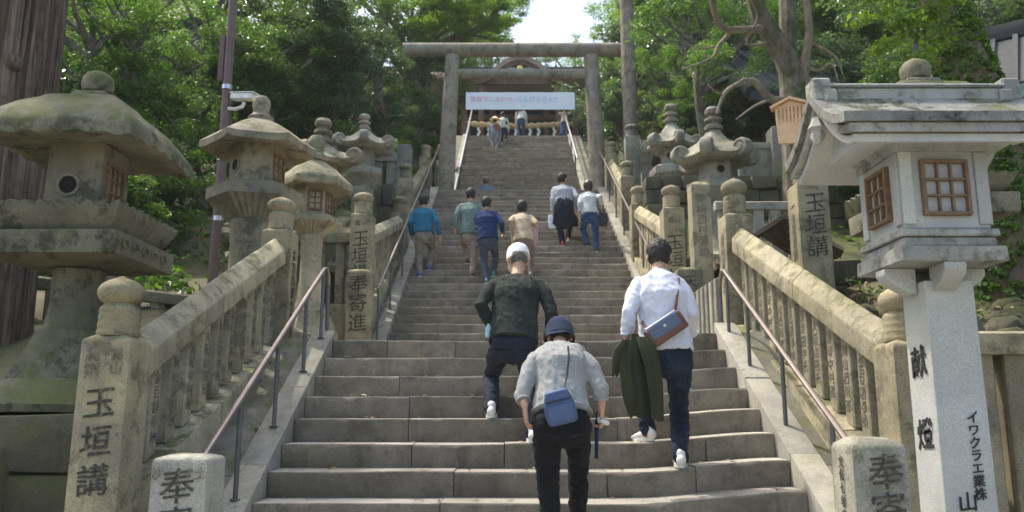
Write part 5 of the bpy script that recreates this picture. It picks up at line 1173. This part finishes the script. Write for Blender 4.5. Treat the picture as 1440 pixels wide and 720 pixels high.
# 1 woman bent forward, centre front
def bucket(t, Hd, fx, s):
    prof = [(.0, .132), (.045, .126), (.076, .11), (.090, .082), (.095, .045), (.096, .015), (.098, -.01), (.103, -.028), (.099, -.028), (.088, .01)]
    rs = [[Hd + fx @ (V((r_ * math.cos(a * PI / 14), r_ * 1.12 * math.sin(a * PI / 14) - .008, z - (.055 * max(0, -math.sin(a * PI / 14)) if z < .02 else 0) + .004 * math.sin(a * .9) * (r_ > .095))) * s) for a in range(28)] for r_, z in prof[1:]]
    o = G().rings(rs, cap=True).build('hat', MC['navyhat'], t, smooth=60, rough=.007, rs=22)
    band = [[Hd + fx @ (V(((.0985 - .002 * (z > .01)) * math.cos(a * PI / 14), (.0985 - .002 * (z > .01)) * 1.12 * math.sin(a * PI / 14) - .008, z - .05 * max(0, -math.sin(a * PI / 14)))) * s) for a in range(28)] for z in (.0, .003, .022, .025)]
    G().rings(band, cap=False).build('hat_band', MC['navyp'], o, smooth=60)
fl, fr = fkt(F1, 4, 776, .12), fkt(F1, 5, 812, .08)
w1, d1 = person('woman bending forward in grey fleece and navy hat, carrying a blue shoulder pouch', fl, 1.58, W(790, 587, 5.02), W(787, 488, 5.26), W(787, 474, 5.41), (W(750, 508, 5.16), W(826, 508, 5.16)),
    (W(734, 556, 5.05), W(845, 548, 5.08)), (W(738, 572, 5.0), W(846, 577, 5.1)), (fl, fr), (42, 0), MC['fleece'], MC['black'], 'dark', hairlen=.2, vox=.0075, female=True, loose=1.12, sleeve=.45, hat=bucket, hem=-.02,
    hand_cfg=[{'d': (.1, .1, -1), 'curl': 18}, {'d': (.05, .1, -1), 'curl': 50}], folds=1.1)
lo = d1['loc']
bg_ = thing('shoulder_pouch', 'blue nylon pouch on a thin strap resting on the bent woman\'s back', 'bag', W(787, 572, 4.80))
Mr = Matrix.Rotation(R(-14), 3, 'Y') @ Matrix.Rotation(R(12), 3, 'X')
softbox(G(), (0, 0, 0), .088, .035, .098, Mr, .8).build('pouch_body', MC['bagblue'], bg_, smooth=60)
G().tube([Mr @ V((x, -.04, .045)) for x in np.linspace(-.075, .075, 8)], .004, 6).build('zip', MC['navyp'], bg_)
softbox(G(), Mr @ V((0, -.03, -.03)), .075, .016, .05, Mr, .95).build('front_pocket', MC['bagblue'], bg_, smooth=60)
bl = V(bg_.location)
def surf_strap(parent, pts, r, mat): 
    g = G(); q = []
    ps = [V(p) for p in pts]
    for i in range(len(ps) - 1):
        for k in range(5): q.append(ps[i].lerp(ps[i + 1], k / 5))
    q.append(ps[-1]); g.sec(q, [(r, r * .35)] * len(q), V((1, 0, .2)), 8, False); return g.build('strap', mat, parent)
surf_strap(bg_, [Mr @ V((.05, 0, .09)), W(797, 530, 4.915) - bl, W(800, 505, 4.99) - bl, W(799, 488, 5.09) - bl, W(795, 480, 5.2) - bl], .006, MC['navyp'])
um = thing('folded_umbrella', 'slim dark blue folded umbrella in the bent woman\'s right hand', 'umbrella', W(839, 600, 5.13))
G().tube([V((.0, 0, .04)), V((0, 0, -.0)), V((-.005, 0, -.19))], [.01, .013, .011], 10).build('canopy', MC['navyhat'], um)
G().tube([V((0, 0, .04)), V((0, 0, .09))], .006, 8).build('handle', MC['blackbag'], um)
tq = thing('crumpled_handkerchief', 'crumpled white handkerchief held in the bent woman\'s right hand', 'handkerchief', W(849, 592, 5.10))
g = G(); 
for i in range(7): g.ell((rng.uniform(-.025, .025), rng.uniform(-.02, .02), rng.uniform(-.012, .016)), (.022, .016, .012), Matrix.Rotation(i, 3, 'X'), 8, 6)
link('cloth', remesh(g, .004, 1, MC['capw'], folds=(.004, 60, 2, 1)), tq)

# 2 man with white cap
def cap(mat, brim_back=False):
    def f(t, Hd, fx, s):
        prof = [(.03, .131), (.06, .122), (.08, .10), (.091, .065), (.0935, .03), (.094, .0), (.089, .0)]
        rs = [[Hd + fx @ (V((r_ * math.cos(a * PI / 14), r_ * 1.14 * math.sin(a * PI / 14) - .008, z - (.03 * max(0, -math.sin(a * PI / 14)) if z < .02 else 0) + (.035 if (z < .02 and 17 < a < 25) else 0))) * s) for a in range(28)] for r_, z in prof]
        o = G().rings(rs).build('cap', mat, t, smooth=60)
        up = [Hd + fx @ (V((.07 * math.cos(a), .085 + .08 * math.sin(a), .012 - .02 * math.sin(a) ** 2)) * s) for a in np.linspace(0, PI, 12)]
        G().rings([up, [p + fx @ V((0, 0, -.006)) for p in up]]).build('brim', mat, o)
    return f
fl, fr = fkt(F1, 9, 691, .06), fkt(F1, 8, 749, .07)
p2, d2 = person('man in dark green long sleeved shirt and white cap leaning up the steps', fr, 1.70, W(722, 478, 6.6), W(727, 392, 6.85), W(729, 366, 6.98), (W(692, 402, 6.78), W(762, 402, 6.78)),
    (W(676, 428, 6.62), W(776, 440, 6.66)), (W(692, 462, 6.72), W(772, 478, 6.8)), (fl, fr), (28, 12), MC['olive'], MC['navyp'], MC['shoew'], hair='hairgrey', vox=.008, loose=1.12, hat=cap(MC['capw']), hem=.03,
    hand_cfg=[{'d': (.3, .5, -.6), 'curl': 40}, {'d': (-.2, .6, -.6), 'curl': 40}])
cup = thing('drink_bottle', 'small pale blue bottle in the capped man\'s left hand', 'bottle', W(687, 466, 6.62))
G().loft((0, 0, 0), 4, [(.022, -.05, {'c': 1}), (.026, -.045, {'c': 1}), (.026, .03, {'c': 1}), (.012, .05, {'c': 1}), (.012, .062, {'c': 1})], m=5).build('bottle_body', plain('pale_blue_plastic', (.35, .6, .68), .25), cup)

# 3 man in white with olive jacket and bag
fl, fr = fkt(F1, 8, 912, .10), fkt(F1, 7, 958, .05)
w3, d3 = person('man in white long sleeved shirt and dark jeans with a slung leather bag', fr, 1.72, W(937, 492, 6.02), W(926, 384, 6.12), W(927, 362, 6.20), (W(896, 402, 6.08), W(958, 402, 6.05)),
    (W(884, 440, 5.95), W(972, 440, 6.0)), (W(882, 470, 5.98), W(972, 468, 6.18)), (fl, fr), (18, -14), MC['white'], MC['jeans'], MC['shoew'], vox=.008, loose=1.1, hem=.02,
    hand_cfg=[{'d': (-.05, .3, -1), 'curl': 55}, {'d': (-.4, 1, -.2), 'curl': 40}], toe=((25, -4), (-8, 0)), folds=1.2)
for sg in (-1, 1): patch(w3, 'trousers', W(937 + sg * 19 + 3, 508, 6.0), .12, .13, MC['jeans'], 'back_pocket', .005, 4 * sg)
patch(w3, 'trousers', W(938, 493, 6.0), .30, .03, MC['jeans'], 'waistband', .005)
jk = thing('olive_jacket', 'olive green jacket carried over the hand of the man in white', 'jacket', W(890, 475, 5.86))
jo = V(jk.location); J = lambda px, py, Y: W(px, py, Y) - jo
def drape(g, pts, rad, pl, ph, seed, nn=72, thick=.012):
    pts = [V(p) for p in pts]; o_, i_ = [], []
    for k_, (p, (a, b)) in enumerate(zip(pts, rad)):
        u = k_ / (len(pts) - 1); row = []; rin = []
        for q in range(nn):
            an = 2 * PI * q / nn; f = 1 + pl * (.35 + .65 * u) * math.cos(ph * an + 2.2 * math.sin(u * 2.4 + seed)) + .5 * pl * math.cos((ph + 3) * an + seed * 2 + u * 3)
            dz = .014 * math.sin(3 * an + seed) * u; d_ = V((math.cos(an) * a * f, math.sin(an) * b * f, dz)); row.append(p + d_); rin.append(p + d_ * .8)
        o_.append(row); i_.append(rin)
    g.rings(o_ + i_[::-1][:3])
g = G(); drape(g, [J(890, 470, 5.9), J(889, 482, 5.88), J(891, 500, 5.87), J(893, 520, 5.86), J(895, 542, 5.86), J(897, 563, 5.86), J(899, 586, 5.86)], [(.035, .03), (.06, .045), (.085, .05), (.098, .05), (.10, .048), (.095, .045), (.07, .036)], .16, 5, 1)
g.build('jacket_body', MC['jacket'], jk, smooth=50, rough=.006, rs=18)
g = G(); drape(g, [J(903, 474, 5.83), J(911, 492, 5.80), J(918, 515, 5.79), J(922, 540, 5.79), J(924, 566, 5.80), J(925, 590, 5.81)], [(.04, .035), (.058, .045), (.056, .045), (.052, .042), (.048, .04), (.044, .036)], .10, 4, 3, 40)
g.build('jacket_sleeve', MC['jacket'], jk, smooth=50, rough=.006, rs=18)
g = G(); drape(g, [J(880, 478, 5.86), J(871, 492, 5.86), J(868, 510, 5.87), J(864, 528, 5.88)], [(.03, .03), (.042, .03), (.036, .022), (.02, .014)], .15, 4, 5, 36)
g.build('jacket_collar', MC['jacket'], jk, smooth=50, rough=.005, rs=18)
g = G().tube([J(888 + 1.5 * i, 492 + 14 * i, 5.795 + .002 * i) for i in range(6)], .0045, 6); g.build('placket', MC['olive'], jk)
for (a, b_) in (((885, 505), (889, 540)), ((898, 500), (905, 530))): G().tube([J(a[0], a[1], 5.79), J(b_[0], b_[1], 5.79)], .004, 6).build('seam', MC['jacket'], jk)
sb = thing('leather_bag', 'slate blue and brown leather bag slung across the man in white', 'bag', W(936, 462, 5.86))
Mr = Matrix.Rotation(R(-33), 3, 'Y')
softbox(G(), Mr @ V((0, 0, .012)), .145, .035, .06, Mr, .96).build('bag_body', MC['bagnavy'], sb, smooth=60)
softbox(G(), Mr @ V((0, 0, -.052)), .148, .041, .024, Mr, 1.02).build('bag_base', MC['brown'], sb, smooth=60)
for x in (-.135, .135): softbox(G(), Mr @ V((x, 0, 0)), .016, .038, .062, Mr, .96).build('bag_end', MC['brown'], sb, smooth=60)
G().tube([Mr @ V((x, -.002, .073)) for x in (-.13, 0, .13)], .006, 6).build('zip', M['steel'], sb)
G().ell(Mr @ V((-.0, -.04, .02)), (.012, .004, .012)).build('badge', M['steel'], sb)
bl = V(sb.location)
surf_strap(sb, [W(949, 440, 5.86) - bl, W(951, 425, 5.875) - bl, W(953, 408, 5.93) - bl, W(954, 393, 6.0) - bl, W(954, 388, 6.1) - bl], .011, MC['brown'])
surf_strap(sb, [W(909, 462, 5.86) - bl, W(903, 455, 5.92) - bl, W(905, 448, 6.02) - bl], .009, MC['brown'])

for sg in (-1, 1): patch(w1, 'trousers', W(791 + sg * 17, 612, 5.0), .10, .012, MC['navyp'], 'pocket_welt', .004, -12 * sg)
for sg in (-1, 1): patch(p2, 'trousers', W(722 + sg * 16, 492, 6.5), .11, .012, MC['black'], 'pocket_welt', .004, -6 * sg)
# climbers on the middle flight
def climber(label, flp, frp, hd, shirt, pants, shoe, H=1.68, lean=.22, hands=None, hipx=None, headlook=(8, 0), Fl=F2, vox=.012, **k):
    """flp/frp: (px, step k); hd: (px, py) head centre"""
    fl, fr = fkt(Fl, flp[1], flp[0], .12), fkt(Fl, frp[1], frp[0], .12); lw = fl if fl.z < fr.z else fr
    Yp = (fl.y + fr.y) / 2 - .02; zh = max(lw.z + .475 * H, 0) ; top = None
    Yh = Yp + lean; Hd = W(hd[0], hd[1], Yh); px_ = hipx if hipx else (hd[0] * .5 + (flp[0] + frp[0]) * .25)
    zh = min(lw.z + .515 * H, Hd.z - .39 * H); dpt = Yp * cP + zh * sP; P_ = V(((px_ - 720) / F * dpt, Yp, zh))
    N_ = Hd + V((0, -.045, -.098 * H)); sw = (.115 if not k.get('female') else .10) * H
    c = N_ + (P_ - N_).normalized() * .07; SH = (c + V((-sw, 0, 0)), c + V((sw, 0, 0)))
    hs = hands or (None, None); WRs = []; ELs = []
    for i in (0, 1):
        sg = -1 if i == 0 else 1
        if hs[i] is None: w_ = SH[i] + V((sg * .06, .10, -.30 * H)); 
        else: w_ = W(hs[i][0], hs[i][1], Yp + hs[i][2])
        d = w_ - SH[i]; mx = .325 * H
        if d.length > mx: w_ = SH[i] + d * (mx / d.length)
        WRs.append(w_); ELs.append(None)
    return person(label, lw, H, P_, N_, Hd, SH, ELs, WRs, (fl, fr), headlook, shirt, pants, shoe, vox=vox, **k)
def K2(py): return kfor(F2, py)
c4, d4 = climber('man in teal sweater and khaki trousers climbing beside the left handrail', (590, K2(391)), (603, K2(381)), (596, 284), MC['teal'], MC['khaki'], MC['shoeb'], H=1.66, hands=((579, 330, .15), (618, 330, .05)), loose=1.12, hair='hair')
c5, d5 = climber('man in sage green shirt and beige trousers with a dark head of hair', (657, K2(372)), (664, K2(391)), (662, 275), MC['sage'], MC['beigep'], MC['shoed'], H=1.68, hands=((640, 320, .05), (678, 300, .25)), loose=1.15)
c6, d6 = climber('man in navy sweater and slate trousers in the middle of the group', (684, K2(401)), (694, K2(391)), (684, 287), MC['navysw'], MC['slate'], MC['shoet'], H=1.64, hands=((676, 320, .3), (707, 325, .2)), loose=1.15)
c7, d7 = climber('woman in beige sweater and taupe trousers with a pink shoulder bag', (732, K2(396)), (746, K2(388)), (734, 292), MC['cream'], MC['taupe'], MC['shoeg'], H=1.58, hands=((720, 322, .2), (752, 318, .25)), loose=1.2, female=True, hairlen=.6, lean=.3)
c8, d8 = climber('man in light grey sweater with a navy jacket tied round his waist', (791, K2(345)), (799, K2(338)), (791, 253), MC['lgrey'], MC['navyj'], MC['shoer'], H=1.70, hands=((777, 297, .0), (812, 292, .1)), loose=1.15, headlook=(5, -35), toe=((0, 0), (0, -35)))
c9, d9 = climber('woman in pale grey sweater and blue jeans with a black handbag', (826, K2(345)), (839, K2(351)), (827, 263), MC['lgrey2'], MC['jeansb'], MC['shoed'], H=1.60, hands=((815, 303, .02), (846, 292, .05)), loose=1.12, female=True, hairlen=.55, hair='hairbrown', sleeve=.6)
def at(d, p): return d['loc'] + p
b4 = thing('plastic_bag', 'small clear plastic bag with an orange drink held by the man in teal', 'bag', at(d4, d4['WR'][0]) + V((0, .02, -.10)))
softbox(G(), (0, 0, -.09), .05, .035, .085, Matrix.Identity(3), .5).build('bag_film', plain('plastic_film', (.7, .7, .68), .3), b4, smooth=60)
softbox(G(), (-.01, -.02, -.12), .025, .025, .045, Matrix.Identity(3), .9).build('drink', plain('orange_drink', (.75, .42, .08), .3), b4, smooth=60)
# pink shoulder bag
pb = thing('pink_shoulder_bag', 'dusty pink leather shoulder bag on the woman in beige', 'bag', at(d7, d7['SH'][1]) + V((.06, -.14, -.40)))
softbox(G(), (0, 0, 0), .075, .06, .19, Matrix.Rotation(R(14), 3, 'Y'), .62).build('bag_body', MC['pinkbag'], pb, smooth=60)
for dy in (-.03, .03): G().tube([V((-.04, dy, .14)), V((-.075, dy * .7, .28)), V((-.09, .08 + dy * .5, .42)), V((-.06, .14, .465)), V((-.05, .22, .3))], .011, 6).build('strap', MC['pinkbag'], pb)
wk = thing('walking_stick', 'pale wooden walking stick leaning in the hand of the woman in beige', 'walking stick', at(d7, d7['WR'][0]))
gz = edge(F2, K2(396))[1] + .0
G().tube([V((0, .07, .1)), V((.0, .06, -.1)), V((.03, .0, gz - wk.location.z + .01))], .013, 8).build('stick', M['board'], wk)
# navy jacket round the waist
nj = thing('waist_jacket', 'dark navy jacket tied by its sleeves round the waist of the man in grey', 'jacket', at(d8, d8['P']))
g = G(); g.sec([V((0, -.0, .10)), V((0, -.02, .0)), V((.0, -.04, -.18)), V((.015, -.05, -.34))], [(.19, .15), (.20, .165), (.225, .16), (.26, .13)], V((1, 0, 0)), 22)
g.sec([V((.14, -.03, -.1)), V((.21, -.02, -.25)), V((.25, -.01, -.38))], [(.07, .06), (.06, .05), (.045, .035)], V((1, 0, 0)), 10)
link('jacket_cloth', remesh(g, .012, 2, MC['navyj'], folds=(.022, 10, 4, .3)), nj)
b8 = thing('white_bag', 'white and pale blue plastic bag in the left hand of the man in grey', 'bag', at(d8, d8['WR'][0]) + V((-.02, -.02, -.17)))
softbox(G(), (0, 0, -.06), .075, .04, .14, Matrix.Rotation(R(-6), 3, 'Y'), .8).build('bag_film', plain('white_blue_plastic', (.62, .74, .82), .4), b8, smooth=60)
b9 = thing('black_handbag', 'large black leather handbag hanging from the arm of the woman in pale grey', 'bag', at(d9, d9['SH'][1]) + V((.11, -.02, -.50)))
softbox(G(), (0, 0, 0), .12, .075, .15, Matrix.Rotation(R(10), 3, 'Y'), .75).build('bag_body', MC['blackbag'], b9, smooth=60)
for dx in (-.06, .05): G().tube([V((dx, 0, .12)), V((dx - .04, .01, .28)), V((-.06, .01, .42)), V((-.1, .02, .3)), V((dx * .6, .06, .12))], .012, 6).build('strap', MC['blackbag'], b9)
# man on the gate landing
z2 = 5.71 + .003; Yb = 25.0
def stander(label, px, Y, z, H, shirt, pants, shoe, headpx=None, lean=.05, look=(0, 0), facing=0, step=.1, hands=None, hipshift=0, **k):
    d = Y * cP + z * sP; x = (px - 720) / F * d; fl, fr = V((x - .1, Y, z)), V((x + .1, Y + step, z)); P_ = V((x + hipshift, Y, z + .51 * H))
    N_ = P_ + V((0, lean, .315 * H)); Hd = N_ + V((0, lean * .5 + .02, .11 * H)); sw = .115 * H; c = N_ - V((0, 0, .06)); SH = (c + V((-sw, 0, 0)), c + V((sw, 0, 0)))
    WR_ = [SH[0] + V((-.05, .08, -.3 * H)), SH[1] + V((.05, .08, -.3 * H))]
    if hands: WR_ = [V(P_) + V(h) if h else w_ for h, w_ in zip(hands, WR_)]
    return person(label, fl, H, P_, N_, Hd, SH, (None, None), WR_, (fl, fr), look, shirt, pants, shoe, vox=k.pop('vox', .014), **k)
def bald(t, Hd, fx, s): pass
c10, d10 = stander('balding man in blue checked shirt seen over the edge of the gate landing', 683, Yb, z2, 1.62, MC['blueshirt'], MC['slate'], MC['shoed'], hair='hairgrey', loose=1.15)
for o in [x for x in c10.children if x.name.startswith('hair')]: o.location.z -= .022; o.location.y -= .008; o.scale = (1, 1, .985)
# pilgrims on the top flight
def K3(py): return kfor(F3, py)
k_ = K3(207)
def conical(t, Hd, fx, s):
    G().loft((Hd.x, Hd.y, Hd.z + .06), 4, [(.24, -.02, {'c': 1}), (.245, 0, {'c': 1}), (.12, .09, {'c': 1}), (.02, .17, {'c': 1})], m=6).build('straw_hat', MC['straw'], t)
c11, d11 = climber('pilgrim in blue grey clothes wearing a conical straw hat near the top', (693, K3(206)), (698, K3(209)), (696, 170), MC['bluegrey'], MC['bluegrey'], MC['shoeg'], H=1.62, Fl=F3, vox=.018, hat=conical, lean=.15, loose=1.1)
c12, d12 = climber('person in off white shirt and dark trousers climbing beside the straw hat', (706, K3(204)), (711, K3(199)), (707, 162), MC['offw'], MC['jeans'], MC['shoeg'], H=1.68, Fl=F3, vox=.018, lean=.15, loose=1.2)
ed3 = edge(F3, 38)
c13, d13 = stander('person in white shirt and jeans with a backpack bowing at the top of the stairs', 733, ed3[0] + .35, ed3[1] + .004, 1.7, MC['offw'], MC['jeansb'], MC['shoeg'], lean=.28, loose=1.15, vox=.018)
c14, d14 = stander('woman in pale top and long navy skirt standing at the top by the right rail', 794, ed3[0] + .5, ed3[1] + .004, 1.6, MC['pinkw'], MC['skirtb'], MC['shoeg'], skirt=True, female=True, hairlen=.3, vox=.018, hands=((-.05, -.12, .42), (.1, -.1, .35)))
for (dd, lab, mt, sx_, sz_, off) in ((d11, 'small red brown backpack on the pilgrim with the straw hat', MC['redbag'], .13, .17, (.08, -.17, -.2)), (d12, 'small dark shoulder bag on the person in off white', MC['blackbag'], .09, .09, (.12, -.14, -.28)), (d13, 'dark backpack on the bowing person at the top', MC['navyj'], .15, .2, (-.05, -.18, -.16))):
    b_ = thing('backpack' if sz_ > .1 else 'shoulder_bag', lab, 'backpack' if sz_ > .1 else 'bag', at(dd, dd['N']) + V(off)); softbox(G(), (0, 0, 0), sx_, .07, sz_, Matrix.Identity(3), .85).build('bag_body', mt, b_, smooth=60)
    for q in (-.08, .08): G().tube([V((q, .02, sz_ * .85)), V((q, .12, sz_ + .04)), V((q, .22, sz_ * .6))], .015, 6).build('strap', mt, b_)
